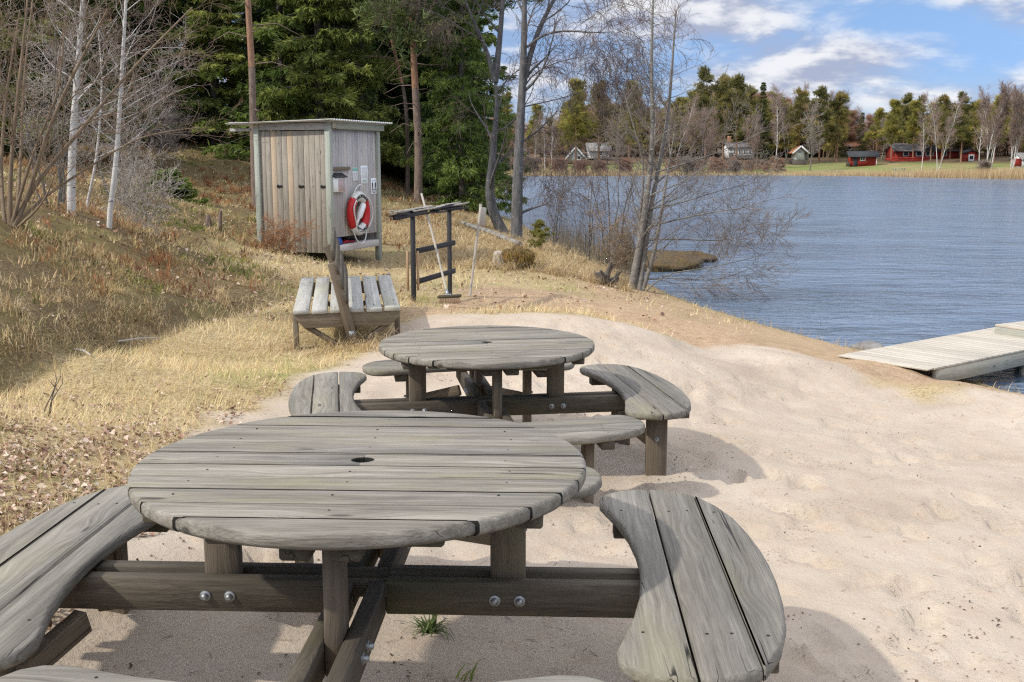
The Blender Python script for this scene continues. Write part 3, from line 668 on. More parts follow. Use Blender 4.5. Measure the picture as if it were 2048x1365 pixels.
# ------------------------------------------------------------------ changing shed with lockers
CS = np.array([-3.1, 19.0, -.10]); AX = math.radians(70.1)
shed = thing('changing_shed', 'small grey wooden shed with locker doors standing at the foot of the slope', 'shed', tuple(CS), (0, 0, AX))
ex = np.array([math.cos(AX), math.sin(AX), 0]); ey = np.array([-math.sin(AX), math.cos(AX), 0])
def sh(px, py, face='side', off=0.0):    # photo pixel -> shed coordinates on a wall plane
    n = ey if face == 'side' else ex
    p = on_plane(px, py, CS - n * off, n) - CS
    return np.array([p @ ex, p @ ey, p[2]])
def tow(q): return CS + ex * q[0] + ey * q[1] + np.array([0, 0, q[2]])
LX, LY, HS = 1.90, 1.50, 2.34
for (x, y, zb) in ((.05, .05, -.1), (LX - .045, .05, -.4), (.05, LY - .045, -.1), (LX - .045, LY - .045, -.4)):
    mb = MB(); mb.box((x, y, (HS + zb) / 2), (.1, .1, HS - zb), None, .006, 2); mb.build('corner_post', M['shed_post'], shed)
mb = MB()                                  # gable-side boards above the open shelf
nb = 17; w = (LX - .2) / nb
for i in range(nb): mb.box((.1 + (i + .5) * w, .06 + .002 * (i % 2), (.36 + HS - .1) / 2), (w - .006, .022, HS - .1 - .36), None, .003, 2)
mb.box((LX / 2, .085, (.36 + HS - .1) / 2), (LX - .2, .02, HS - .5), None, .002, 2, .3)
mb.build('side_wall', M['shed_side'], shed)
for d_ in range(3):                        # three locker doors, vertical boards
    y0 = .105 + d_ * (LY - .2) / 3; yw = (LY - .2) / 3; mb = MB(); n4 = 4
    for i in range(n4):
        ww = yw / n4; mb.box((.055 + .002 * (i % 2), y0 + (i + .5) * ww, (.10 + HS - .15) / 2), (.022, ww - .005, HS - .25), None, .003, 2)
    mb.box((.075, y0 + yw / 2, (.10 + HS - .15) / 2), (.018, yw - .012, HS - .27), None, .002, 2, .3)
    dr = mb.build('locker_door', M['shed_door'], shed)
    hw = MB(); hw.box((.034, y0 + .06, 1.245), (.016, .11, .035), None, .004); hw.box((.026, y0 + .085, 1.245), (.012, .02, .06), None, .003); hw.build('latch', M['black_metal'], dr)
mb = MB(); mb.box((LX - .06, LY / 2, 1.15), (.022, LY - .2, 2.1), None, .003, 2); mb.box((LX / 2, LY - .06, 1.15), (LX - .2, .022, 2.1), None, .003, 2); mb.build('rear_wall', M['shed_side'], shed)
mb = MB(); mb.box((LX / 2 + .0, .03, .165), (LX - .2, .04, .12), None, .004, 0); mb.box((LX / 2, .4, .213), (LX - .2, .66, .022), None, .003, 0); mb.build('shelf', M['shed_side'], shed)
mb = MB(); mb.box((LX / 2, .75, .24), (LX - .14, .02, .5), None, .003, 2); mb.build('shelf_back', M['frame'], shed)
mb = MB(); mb.box((.035, LY / 2, HS - .075), (.045, LY - .2, .12), None, .004, 1); mb.box((.035, LY + .28, HS - .125), (.045, .42, .05), None, .004, 1); mb.build('eave_board', M['shed_side'], shed)
mb = MB(); mb.box((LX / 2 + .16, -.02, HS - .05), (LX - .10, .03, .13), None, .004, 0); mb.build('fascia', M['shed_post'], shed)
mb = MB(); mb.box((.135, -.012, HS - .05), (.13, .045, .12), None, .004, 1); mb.build('rafter_end', M['stick'], shed)
ncorr = 26; x0, x1, y0, y1 = -.16, LX + .22, -.16, LY + .46; Vr = []; Qr = []; nx = ncorr * 8 + 1
for j, (yy, dz) in enumerate(((y0, .0), (y1, -.055))):
    for lay in (0, 1):
        for i in range(nx):
            xx = x0 + (x1 - x0) * i / (nx - 1); Vr.append((xx, yy, HS + .035 + dz + .009 * math.cos(i / 8 * 2 * math.pi) - .007 * lay))
for i in range(nx - 1):
    a = i; Qr += [(a, a + 1, 2 * nx + a + 1, 2 * nx + a), (nx + a + 1, nx + a, 3 * nx + a, 3 * nx + a + 1), (a + nx, a + nx + 1, a + 1, a), (2 * nx + a, 2 * nx + a + 1, 3 * nx + a + 1, 3 * nx + a)]
for e, f in ((0, 1), (nx - 1, -1)): Qr.append((e, nx + e, 3 * nx + e, 2 * nx + e))
link('roof', new_mesh('roof', Vr, Q=Qr), M['white_paint'], shed)
mb = MB(); mb.box((LX / 2 + .03, LY / 2 + .2, HS - .0), (LX + .2, LY + .5, .012), None, .002, 1); mb.build('roof_underlay', M['shed_side'], shed)

# things hung on the shed wall
def wall_box(name, x, z, w, h, d, off, mat, parent=None):  # a thin box on the side wall, x/z its centre in shed coordinates
    mb = MB(); p = tow((x, .048 - off - d / 2, z)); mb.box((0, 0, 0), (w, d, h), None, min(.003, d * .3), 0); return p, mb
def on_side(px, py): q = sh(px, py, 'side', -.048); return q[0], q[2]
def panel(name, label, cat, px0, py0, px1, py1, mat, d=.006):
    (xa, za), (xb, zb) = on_side(px0, py0), on_side(px1, py1)
    p, mb = wall_box(name, (xa + xb) / 2, (za + zb) / 2, abs(xb - xa), abs(za - zb), d, .001, mat)
    o = mb.build(name, mat, None, tuple(p), (0, 0, AX)); tag(o, label, cat); return o, abs(xb - xa), abs(za - zb)
def print_on(o, rects, dep, name, mat):
    mb = MB()
    for (x, z, w, h) in rects: mb.box((x, -dep / 2 - .0015, z), (w, .002, h), None, .0004)
    return mb.build(name, mat, o)
o, w, h = panel('notice', 'narrow white notice with a green head beside the leaflet box', 'notice', 704.5, 336, 715, 361.5, M['paper'])
print_on(o, [(0, h * .36, w * .98, h * .26)], .006, 'green_heading', M['teal']); print_on(o, [(0, h * (.14 - .07 * i), w * .8, h * .022) for i in range(8)] + [(0, h * .02, w * .85, h * .035)], .006, 'text_lines', M['grey_print'])
o, w, h = panel('notice', 'tall pale notice with faint print above the life ring', 'notice', 720.5, 332, 735, 367.5, M['paper'])
print_on(o, [(0, h * (.40 - .05 * i), w * .78, h * .012) for i in range(12)], .006, 'text_lines', M['grey_print'])
print_on(o, [(0, -h * .33, w * .42, h * .09)], .006, 'green_stamp', M['teal'])
o, w, h = panel('distance_sign', 'white sign with two black standing figures near the corner post', 'sign', 741, 357, 753, 388.5, M['paper'])
fg = []
for s in (-.25, .25): fg += [(s * w, h * .255, w * .10, h * .05), (s * w, h * .12, w * .20, h * .19), (s * w, -.055 * h, w * .13, h * .20)]
print_on(o, fg, .006, 'figures', M['ink']); print_on(o, [(0, h * .07 - h * .10, w * .16, h * .025), (0, h * .37, w * .8, h * .02), (0, -h * .20, w * .8, h * .02), (0, -h * .24, w * .8, h * .02), (0, -h * .31, w * .95, h * .015), (0, -h * .40, w * .36, h * .03)], .006, 'text_lines', M['ink'])
(xa, za), (xb, zb) = on_side(661.5, 341), on_side(697, 334)
p = tow(((xa + xb) / 2, .02, (za + zb) / 2)); mb = MB(); ww = abs(xb - xa); hh = abs(za - zb)
mb.prism([(-ww / 2, 0), (-ww / 2 + hh * .9, -hh / 2), (ww / 2, -hh / 2), (ww / 2, hh / 2), (-ww / 2 + hh * .9, hh / 2)], -.011, .011, .003, Matrix.Rotation(R(90), 3, 'X'))
tag(mb.build('arrow_sign', M['post'], None, tuple(p), (0, 0, AX)), 'blank grey wooden arrow board above the leaflet box', 'sign')
(xa, _y, za), (xb, _y, zb) = sh(667.5, 385, 'side', .03), sh(693, 350, 'side', .03)
lb = thing('leaflet_box', 'white leaflet box with a sloping black lid on the shed wall', 'box', tuple(tow(((xa + xb) / 2, .046, (za + zb) / 2))), (0, 0, AX)); ww = abs(xb - xa) * .86; hh = abs(za - zb)
mb = MB(); mb.box((0, -.04, -.02), (ww, .078, hh - .04), None, .006); mb.build('box_body', M['white_plastic'], lb)
mb = MB(); mb.box((.005, -.045, hh / 2 - .005), (ww * 1.10, .14, .016), Matrix.Rotation(R(30), 3, 'X'), .004); mb.build('lid', M['black_metal'], lb)
mb = MB(); mb.box((ww * .13, -.0806, -.03), (ww * .62, .003, hh * .72), None, .001); lf = mb.build('leaflet', M['pink_print'], lb)
mb = MB(); mb.box((ww * .31, -.083, -.03), (ww * .09, .003, hh * .56), None, .001); mb.beam((ww * -.08, -.083, .02), (ww * .2, -.083, -hh * .34), .003, .02, up=(0, 0, 1)); mb.box((-ww * .08, -.083, hh * .2), (ww * .09, .003, .03), None, .001); mb.build('print', M['grey_print'], lf)

# life ring
xc, _yc, zc = sh(717.0, 427.0, 'side', .04); RB, rb = .288, .088
buoy = thing('life_ring', 'red and white life ring with rope hung on the shed wall', 'life ring', tuple(tow((xc, .048 - rb - .004, zc))), (0, 0, AX))
def arc(a0, a1, R_, r_, name, mat, flat=.8):
    n = max(8, int(abs(a1 - a0) / 6)); Vt = []; Q_ = []; m = 14
    for i in range(n + 1):
        a = math.radians(a0 + (a1 - a0) * i / n)
        for j in range(m):
            b = 2 * math.pi * j / m; rr = R_ + r_ * math.cos(b); Vt.append((rr * math.cos(a), -r_ * flat * math.sin(b), rr * math.sin(a) * 1.06))
    for i in range(n):
        for j in range(m): Q_.append((i * m + j, i * m + (j + 1) % m, (i + 1) * m + (j + 1) % m, (i + 1) * m + j))
    return link(name, new_mesh(name, Vt, Q=Q_, N=[list(range(m))[::-1], [n * m + j for j in range(m)]], smooth=True), mat, buoy)
wt = arc(48, 132, RB, rb, 'white_section', M['buoy_white']); arc(132, 222, RB, rb * 1.015, 'red_section', M['buoy_red']); wb = arc(222, 308, RB, rb, 'white_section', M['buoy_white']); arc(308, 408, RB, rb * 1.015, 'red_section', M['buoy_red'])
def ring_text(s, amid, da, rad, flip, size, parent):
    for i, ch in enumerate(s):
        if ch == ' ': continue
        a = amid + (i - (len(s) - 1) / 2) * da * (1 if flip else -1); ar = math.radians(a)
        cu = bpy.data.curves.new('letter', 'FONT'); cu.body = ch; cu.size = size; cu.extrude = .0012; cu.offset = .0028; cu.align_x = 'CENTER'; cu.align_y = 'CENTER'
        tmp = bpy.data.objects.new('letter', cu); me_ = bpy.data.meshes.new_from_object(tmp); bpy.data.objects.remove(tmp)
        up = 1 if not flip else -1
        rz = Matrix.Rotation(ar - math.pi / 2 if not flip else ar + math.pi / 2, 4, 'Z'); tr = Matrix.Translation((rad * math.cos(ar), rad * math.sin(ar) * 1.06, 0))
        me_.transform(Matrix.Rotation(R(90), 4, 'X') @ tr @ rz); me_.transform(Matrix.Translation((0, -rb * .8 - .001, 0))); yield me_
def text_mesh(name, ms, parent):
    Vs = []; Ns = []; n = 0
    for m_ in ms:
        v = np.empty(len(m_.vertices) * 3, np.float32); m_.vertices.foreach_get('co', v); Vs.append(v.reshape(-1, 3))
        Ns += [[i + n for i in pl.vertices] for pl in m_.polygons]; n += len(m_.vertices)
    return link(name, new_mesh(name, np.concatenate(Vs), N=Ns), M['ink'], parent)
text_mesh('lettering', list(ring_text('TANUMSTRAND', 86, 8.0, RB, False, .078, wt)), wt)
text_mesh('lettering', list(ring_text('TRYGG-HANSA', 270, 8.0, RB, True, .078, wb)), wb)
mb = MB()
def rope_arc(a0, a1, r0, bulge, yy):
    n = 14; pts = []
    for i in range(n + 1):
        s = i / n; a = math.radians(a0 + (a1 - a0) * s); r = r0 + bulge * math.sin(math.pi * s); pts.append((r * math.cos(a), yy - .03 * math.sin(math.pi * s), r * math.sin(a) * 1.06))
    mb.tube(pts, .011, 6)
rope_arc(48, 135, RB + rb * .8, .12, -.02); rope_arc(225, 312, RB + rb * .8, .15, -.02); rope_arc(-42, 46, RB + rb * .9, .03, -.05)
pts = [(math.cos(math.radians(a)) * (RB + .03 + .03 * math.sin((a - 135) / 88 * 2 * math.pi)), -rb * .8 - .012, math.sin(math.radians(a)) * (RB + .03) * 1.06) for a in range(136, 225, 8)]; mb.tube(pts, .012, 6)
mb.build('rope', M['rope'], buoy, smooth=True)
bt = thing('throw_float', 'white plastic throw line bottle resting slanted inside the life ring', 'float', tuple(tow((xc, .048 - .10, zc))), (0, 0, AX))
mb = MB(); Mr = Matrix.Rotation(R(38), 3, 'Y'); mb.lathe([(.018, -.25), (.028, -.235), (.028, -.15), (.032, -.135), (.058, -.085), (.061, .14), (.054, .17), (.02, .178)], (.02, -.02, .02), Mr, 14); mb.build('bottle', M['white_plastic'], bt, smooth=True)
mb = MB(); mb.tube([(-.15, -.03, -.18), (-.20, -.04, -.22), (-.16, -.05, -.28), (-.06, -.06, -.31)], .014, 6); mb.build('line', M['rope'], bt, smooth=True)
# on the shelf
q = sh(686, 487, 'side', -.2); p = tow((.37, .135, .224))
Vb, Qb = [], []; m, n = 14, 8
for i in range(n + 1):
    u = i / n; rr = .115 * (1 - .5 * u ** 2) * (1 if u < .98 else .1)
    for j in range(m):
        b = 2 * math.pi * j / m; f = 1 + .14 * math.sin(3 * b + 5 * u) + .08 * math.sin(5 * b - 3 * u); Vb.append((rr * f * math.cos(b) * 1.25, rr * f * math.sin(b), .155 * u + .012 * math.sin(2 * b)))
for i in range(n):
    for j in range(m): Qb.append((i * m + j, i * m + (j + 1) % m, (i + 1) * m + (j + 1) % m, (i + 1) * m + j))
tag(link('blue_bag', new_mesh('blue_bag', Vb, Q=Qb, N=[[n * m + j for j in range(m)]], smooth=True), M['blue_cloth'], None, tuple(p), (0, 0, AX)), 'crumpled blue bag lying on the low open shelf of the shed', 'bag')
mb = MB(); mb.tube([(.56, .1, .24), (.68, .08, .27), (.80, .12, .25), (.92, .08, .245), (1.0, .16, .24)], .024, 7); mb.tube([(.45, .1, .33), (.55, .12, .26), (.7, .08, .24)], .012, 6)
tag(mb.build('red_strap', M['red_cloth'], None, tuple(CS), (0, 0, AX)), 'red strap lying beside the blue bag on the shelf', 'strap')

# ------------------------------------------------------------------ dark rack, broom, stake sign
P1 = np.array([-1.25, 13.9]); P2 = np.array([-.866, 15.25]); dv = (P2 - P1)
def rk(tt, z): q = P1 + dv * tt; return (q[0], q[1], z)
rack = thing('drying_rack', 'dark tarred rack of two posts and rails with a rough top bar', 'rack', (P1[0], P1[1], -.2))
Lc = lambda p: tuple(np.array(p) - np.array([P1[0], P1[1], -.2]))
for tt, zt in ((0, .93), (1, .955)):
    mb = MB(); mb.beam(Lc(rk(tt, -.45)), Lc(rk(tt, zt)), .052, .052, up=(dv[0], dv[1], 0)); mb.build('post', M['rack'], rack)
for za, zb in ((.46, .46), (.07, .07)):
    mb = MB(); a = np.array(rk(.03, za)); b = np.array(rk(1.08, zb)); of = np.array([.035, -.01, 0]); mb.beam(Lc(a + of), Lc(b + of), .03, .068); mb.build('rail', M['rack'], rack)
mb = MB(); mb.beam(Lc(rk(-.42, .905)), Lc(rk(.25, .93)), .06, .05); r2 = random.Random(3)
for i in range(26):
    t0 = r2.uniform(-.5, 1.2); l = r2.uniform(.25, .6); z = .93 + r2.uniform(-.02, .05); of = np.array([r2.uniform(-.06, .06), 0, 0])
    a = np.array(rk(t0, z)) + of; b = np.array(rk(min(t0 + l, 1.52), z + r2.uniform(-.02, .03))) + of; mb.beam(Lc(a), Lc(b), .028, .022, tone=r2.random())
mb.build('top_bar', [M['rack']], rack)
mb = MB()
for i in range(46):
    t0 = r2.uniform(-.62, 1.2); l = r2.uniform(.2, .5); z = .965 + r2.uniform(0, .03); of = np.array([r2.uniform(-.07, .07), 0, 0]); a = np.array(rk(t0, z)) + of; b = np.array(rk(min(t0 + l, 1.55), z + r2.uniform(-.015, .02))) + of; mb.beam(Lc(a), Lc(b), .022, .016)
mb.build('bleached_slivers', M['stick'], rack)
for sx_, mm in ((-.075, 'brown_board'), (.055, 'brown_board')):
    mb = MB(); c = np.array(rk(.0, .21)) + np.array([sx_, .03, 0]); mb.box(Lc(c), (.028, .06, .50), None, .004, 2); mb.build('side_board', M[mm], rack)
bt_ = np.array([-.80, 13.62, tz(-.80, 13.62) + .045])
br = thing('broom', 'wooden broom with a pale handle leaning against the dark rack', 'broom', tuple(bt_)); tp = at_y(843, 388, 14.62) - bt_; hd = np.array([0, 0, .075])
mb = MB(); mb.tube([hd, hd + (tp - hd) * .33 + np.array([.008, 0, 0]), hd + (tp - hd) * .66 + np.array([.006, 0, 0]), tp], [.014, .0145, .0145, .015], 8); mb.build('handle', M['stick'], br, smooth=True)
mb = MB(); mb.box((.02, 0, .085), (.30, .075, .035), Matrix.Rotation(R(-3), 3, 'Y'), .01, 0); mb.build('head', M['frame'], br)
mb = MB()
for i in range(24):
    for j in range(3): mb.beam((.02 - .115 + i * .010, (j - 1) * .022, .07), (.02 - .13 + i * .0113 + random.Random(i * 3 + j).uniform(-.006, .006), (j - 1) * .03 - .004, .0), .009, .014, bev=.001)
mb.build('bristles', M['bristle'], br)
mb = MB(); mb.tube([(0, 0, .10), hd + (tp - hd) * .07], [.022, .018], 8); mb.box((.0, 0, .107), (.09, .05, .01), None, .002); mb.build('socket', M['steel'], br)
sb = G(937, 592); st_ = thing('stake_sign', 'small wooden plaque on a thin leaning stake at the path edge', 'sign', tuple(sb)); tp = at_y(962, 408, sb[1] + .12) - sb
mb = MB(); mb.tube([(-.01, 0, -.25), tp * .5 + np.array([.012, 0, 0]), tp], [.017, .018, .021], 7); mb.build('stake', M['stick'], st_, smooth=True)
mb = MB(); c = tp * .86 + np.array([.045, .03, 0]); mb.box(tuple(c), (.13, .022, .26), Matrix.Rotation(R(52), 3, 'Z') @ Matrix.Rotation(R(7), 3, 'Y'), .003, 2); mb.build('plaque', M['stick'], st_)

# ------------------------------------------------------------------ dock
DZ = -.64
a = on_z(1868, 736, DZ); b = on_z(1707, 705, DZ); c = on_z(2048, 699, DZ)
u = (c - a)[:2]; u /= np.linalg.norm(u); vv = np.array([-u[1], u[0]])
wd = float(np.dot((b - a)[:2], vv)); sk = float(np.dot((b - a)[:2], u))
dk = thing('jetty_ramp', 'pale board jetty ramp running from the beach out over the water', 'jetty', (a[0], a[1], DZ), (0, 0, math.atan2(u[1], u[0])))
print('dock width', wd, 'skew', sk)
mb = MB(); LD = 7.0
for i in range(int(LD / .125)):
    x = .06 + i * .125; mb.box((x + .0, wd / 2, -.014), (.119, wd + .02, .028), None, .003, 1)
mb.build('deck', M['dock'], dk)
for yy in (.025, wd - .025):
    mb = MB(); mb.box((LD / 2 + .05, yy, -.115), (LD, .05, .17), None, .004, 0); mb.build('side_board', M['dock_side'], dk)
mb = MB(); vA = (sk, wd); mb.prism([(-.14, .0), (.0, .0), (.0, wd), (min(sk - .12, -.16), wd)], -.02, -.002, .003, tone=.9); mb.build('landing_plate', M['dock'], dk)
for xx in (2.2, 4.6, 6.8):
    for yy in (.12, wd - .12): mb = MB(); mb.tube([(xx, yy, -2.0), (xx, yy, -.03)], .05, 8); mb.build('pile', M['dock_side'], dk)
q = on_z(1990, 649, DZ + .12); pf = thing('bathing_platform', 'wide pale board platform standing in the water beyond the ramp', 'jetty', (q[0], q[1], DZ + .12), (0, 0, math.atan2(u[1], u[0]) - R(8)))
mb = MB()
for i in range(24): mb.box((.06 + i * .125, -1.5, -.014), (.119, 3.0, .028), None, .003, 1)
mb.build('deck', M['dock'], pf)
for (x_, y_, lx, ly) in ((1.5, -.02, 3.0, .045), (.022, -1.5, .045, 3.0), (1.5, -2.98, 3.0, .045)):
    mb = MB(); mb.box((x_, y_, -.16), (lx, ly, .26), None, .004, 0 if lx > ly else 1); mb.build('side_board', M['dock_side'], pf)
for xx in (.3, 2.7):
    for yy in (-.2, -2.8): mb = MB(); mb.tube([(xx, yy, -2.0), (xx, yy, -.03)], .06, 8); mb.build('pile', M['dock_side'], pf)
# ------------------------------------------------------------------ ground cover (countless: stuff)
rg = np.random.default_rng(21)
def fan(n, r0, r1, a0, a1, oy=0.0):      # scatter over the ground, thinning out with distance
    r = np.exp(rg.uniform(np.log(r0), np.log(r1), n)); a = np.radians(rg.uniform(a0, a1, n)); return r * np.sin(a), r * np.cos(a) + oy
def blades(x, y, z, L, W, az, lean, col, droop=.5, seg=2):
    """thin tapering blades: az direction they lean to, lean 0 upright .. 1 flat"""
    n = len(x); dx, dy = np.cos(az), np.sin(az); px, py = -dy, dx; Vs = []
    th = lean * np.pi / 2; hx = np.zeros(n); hz = np.zeros(n); st = L / seg
    for i in range(seg):
        w = W * (1 - i / seg) * .5; Vs.append(np.stack([x + dx * hx - px * w, y + dy * hx - py * w, z + hz], 1)); Vs.append(np.stack([x + dx * hx + px * w, y + dy * hx + py * w, z + hz], 1))
        hx = hx + np.sin(th) * st; hz = hz + np.cos(th) * st; th = th + droop * (1 + .6 * i)
    Vs.append(np.stack([x + dx * hx, y + dy * hx, z + hz], 1)); k_ = 2 * seg + 1
    V = np.stack(Vs, 1).reshape(-1, 3); b = np.arange(n) * k_
    Q = np.concatenate([np.stack([b + 2 * i, b + 2 * i + 1, b + 2 * i + 3, b + 2 * i + 2], 1) for i in range(seg - 1)]) if seg > 1 else None
    T = np.stack([b + 2 * seg - 2, b + 2 * seg - 1, b + 2 * seg], 1)
    return V, T, Q, np.repeat(np.column_stack([col, np.ones(n)]), k_, 0)
def pick(pal, n, jit=.18):
    pal = np.array(pal); c = pal[rg.integers(0, len(pal), n)]; return c * (1 + rg.uniform(-jit, jit, (n, 1))) * (1 + rg.uniform(-.04, .04, (n, 3)))
class Bag:
    def __init__(s): s.V, s.T, s.Q, s.C, s.n = [], [], [], [], 0
    def add(s, V, T, Q, C):
        s.V.append(V); s.C.append(C)
        if T is not None: s.T.append(T + s.n)
        if Q is not None: s.Q.append(Q + s.n)
        s.n += len(V)
    def mesh(s, name): return new_mesh(name, np.concatenate(s.V), T=np.concatenate(s.T) if s.T else None, Q=np.concatenate(s.Q) if s.Q else None, attrs={'col': ('FLOAT_COLOR', np.concatenate(s.C))})
STRAW = [(.68,.56,.33),(.56,.45,.25),(.74,.64,.41),(.45,.33,.17),(.62,.54,.29),(.32,.22,.115)]
GREEN = [(.26,.31,.08),(.34,.37,.11),(.20,.25,.06)]
def masks(x, y):
    wob = .22 * vnoise(x, y, .8, 11) + .16 * vnoise(x, y, .25, 12); sdv = polysd(x, y, SAND) + wob; pdv = polysd(x, y, PATH) + wob * 1.6
    td, _ = pdist(x, y, TOE); sh_, _ = pdist(x, y, SHORE); return sdv, pdv, td, sh_
in_shed = lambda x, y: np.array([(0 < (a - CS[0]) * ex[0] + (b - CS[1]) * ex[1] < LX) and (-.0 < (a - CS[0]) * ey[0] + (b - CS[1]) * ey[1] < LY) for a, b in zip(x, y)], bool)
# straw and short spring grass on the flat
bag = Bag(); x, y = fan(520000, 1.9, 38, -50, 12, -.5); sdv, pdv, td, shd = masks(x, y)
cl = vnoise(x, y, .5, 31) + .6 * vnoise(x, y, .16, 32); leafy_near = sstep(5.6, 3.2, np.hypot(x + 3, y - 3.5))
m = (sdv < -.02) & (shd > .12) & (rg.random(len(x)) < np.clip(.9 + 1.0 * cl, .12, 1) * (1 - .72 * sstep(.7, 1.6, x) * sstep(10.5, 12, y)) * (1 - .90 * sstep(-.25 - .7 * sstep(.8, 2, x), .15, pdv)) * (1 - .25 * leafy_near)) & ((td < .25) | (y > 15.5)) & (vnoise(x, y, 1.4, 55) * .5 + tz(0, 0) * 0 + np.where(y > 17, -.25 + .2 * (x > -1), .3) + rg.uniform(-.3, .3, len(x)) > -.1)
x, y = x[m], y[m]; d = np.hypot(x, y); n = len(x); print('straw', n)
gcol = pick(STRAW, n, .25); gm = (vnoise(x, y, .9, 33) + .7 * vnoise(x, y, .25, 34) + rg.uniform(-.25, .25, n)) > .34; gcol[gm] = pick(GREEN, gm.sum()) * .75 + gcol[gm] * .25
flow = 6.0 * vnoise(x, y, 1.1, 35) + rg.normal(0, .9, n)
bag.add(*blades(x, y, terrain(x, y) - .004, rg.uniform(.045, .15, n) * (1 + .02 * d), np.maximum(.0026, .00046 * d) * rg.uniform(.8, 1.5, n), flow, np.clip(rg.normal(.66, .24, n), 0, .97), gcol, .3))
# fringe along the water and by the path
x, y = fan(30000, 10, 34, -6, 26); sdv, pdv, td, shd = masks(x, y); m = (shd > .0) & (shd < .34 + .5 * vnoise(x, y, .8, 41)) & (sdv < 0) & (rg.random(len(x)) < .9); x, y = x[m], y[m]; n = len(x)
bag.add(*blades(x, y, terrain(x, y) - .005, rg.uniform(.10, .26, n), .007 * rg.uniform(.7, 1.4, n), rg.uniform(0, 6.28, n), np.clip(rg.normal(.5, .25, n), 0, .95), pick([(.46,.35,.19),(.36,.26,.13),(.56,.46,.27),(.28,.20,.10)], n), .5, 3))
tag(link('dry_grass', bag.mesh('dry_grass'), M['blade']), kind='stuff')
# drooping tussocks on the bank, at the bench, and on the slope towards the lake
bag = Bag(); cx, cy, ln = [], [], []
q = fan(4600, 4.5, 22, -40, -3); td, tp = pdist(q[0], q[1], TOE); m = (td > .02) & (rg.random(len(td)) < .4 + 1.6 * vnoise(q[0], q[1], .7, 43)) & (td < .75 + rg.uniform(-.5, .9, len(td))) & (q[1] < 17); cx.append(q[0][m]); cy.append(q[1][m]); ln.append(rg.uniform(.16, .36, m.sum()))
q = fan(1500, 19, 31, -9, 6); sdv, pdv, td, shd = masks(*q); m = (pdv < -.4) & (shd > .3) & (q[1] > 19.5) & ~((q[0] < -1.9) & (q[1] < 23)); cx.append(q[0][m]); cy.append(q[1][m]); ln.append(rg.uniform(.2, .45, m.sum()))
bx = -1.52 + rg.normal(0, .32, 26); by = 10.2 + rg.normal(0, .12, 26); cx.append(bx); cy.append(by); ln.append(rg.uniform(.2, .36, 26))
cx = np.concatenate(cx); cy = np.concatenate(cy); ln = np.concatenate(ln); k_ = 26; n = len(cx) * k_; print('tussock blades', n)
x = np.repeat(cx, k_) + rg.normal(0, .05, n); y = np.repeat(cy, k_) + rg.normal(0, .05, n); a = np.repeat(rg.normal(-.9, .9, len(cx)), k_) + rg.normal(0, .8, n)
bag.add(*blades(x, y, terrain(x, y) - .01, np.repeat(ln, k_) * rg.uniform(.6, 1.25, n), np.maximum(.0035, .00055 * np.hypot(x, y)) * rg.uniform(.7, 1.3, n), a, np.clip(rg.normal(.45, .22, n), 0, .95), pick([(.55,.45,.28),(.45,.36,.22),(.62,.52,.34),(.33,.24,.14),(.48,.37,.19)], n), .75, 3))
tag(link('tussock_grass', bag.mesh('tussock_grass'), M['blade']), kind='stuff')
# dead leaves: thick by the near table, scattered elsewhere
def leaves(x, y, size, col, zoff=.004):
    n = len(x); z = terrain(x, y) + zoff; a = rg.uniform(0, 6.28, n); tx = rg.normal(0, .35, n); ty = rg.normal(0, .35, n); fold = rg.uniform(.1, .9, n); L = size * rg.uniform(.7, 1.35, n); W = L * rg.uniform(.5, .8, n)
    prof = np.array([(-.5, 0), (-.2, .5), (.2, .42), (.55, 0), (.2, -.42), (-.2, -.5)]); ca, sa = np.cos(a), np.sin(a); Vs = []
    for u, v in prof:
        lu = u * L; lv = v * W; lz = np.abs(lv) * fold + lu * tx + lv * ty + np.abs(u) * L * .25 * (fold - .3); Vs.append(np.stack([x + ca * lu - sa * lv, y + sa * lu + ca * lv, z + lz + .25 * L * rg.random(1)], 1))
    V = np.stack(Vs, 1).reshape(-1, 3); b = np.arange(n) * 6
    Q = np.concatenate([np.stack([b, b + 3, b + 2, b + 1], 1), np.stack([b, b + 5, b + 4, b + 3], 1)]); return V, None, Q, np.repeat(np.column_stack([col, np.ones(n)]), 6, 0)
LEAF = [(.30,.175,.115),(.42,.28,.20),(.52,.38,.29),(.21,.115,.07),(.62,.50,.41),(.15,.085,.06),(.46,.32,.21),(.56,.44,.34)]
bag = Bag(); x, y = fan(52000, 1.4, 16, -62, 2, -.3); sdv, pdv, td, shd = masks(x, y)
dens = np.clip(1.25 - .26 * np.hypot(x + 2.6, y - 3.4), .045, 1) + .30 * sstep(.12, .3, vnoise(x, y, .6, 67)) * np.clip(.75 + 1.3 * vnoise(x, y, .45, 61), .1, 1.2); m = (sdv < .05 + .15 * (vnoise(x, y, .3, 62) > .2)) & (td < .35) & (rg.random(len(x)) < dens * .75); x, y = x[m], y[m]
x2 = rg.uniform(-5.8, -.75, 46000); y2 = rg.uniform(.6, 7.2, 46000); sdv, pdv, td, shd = masks(x2, y2); m = (sdv < .12 + .1 * vnoise(x2, y2, .3, 62)) & (td < .3) & (rg.random(46000) < np.clip(1.15 - .30 * np.maximum(y2 - 3.2, 0) + .9 * vnoise(x2, y2, .5, 64) + 1.2 * vnoise(x2, y2, .2, 65), .03, 1)); x = np.concatenate([x, x2[m]]); y = np.concatenate([y, y2[m]])
bag.add(*leaves(x, y, .027, pick(LEAF, len(x), .3), .003 + .012 * rg.random(len(x))))
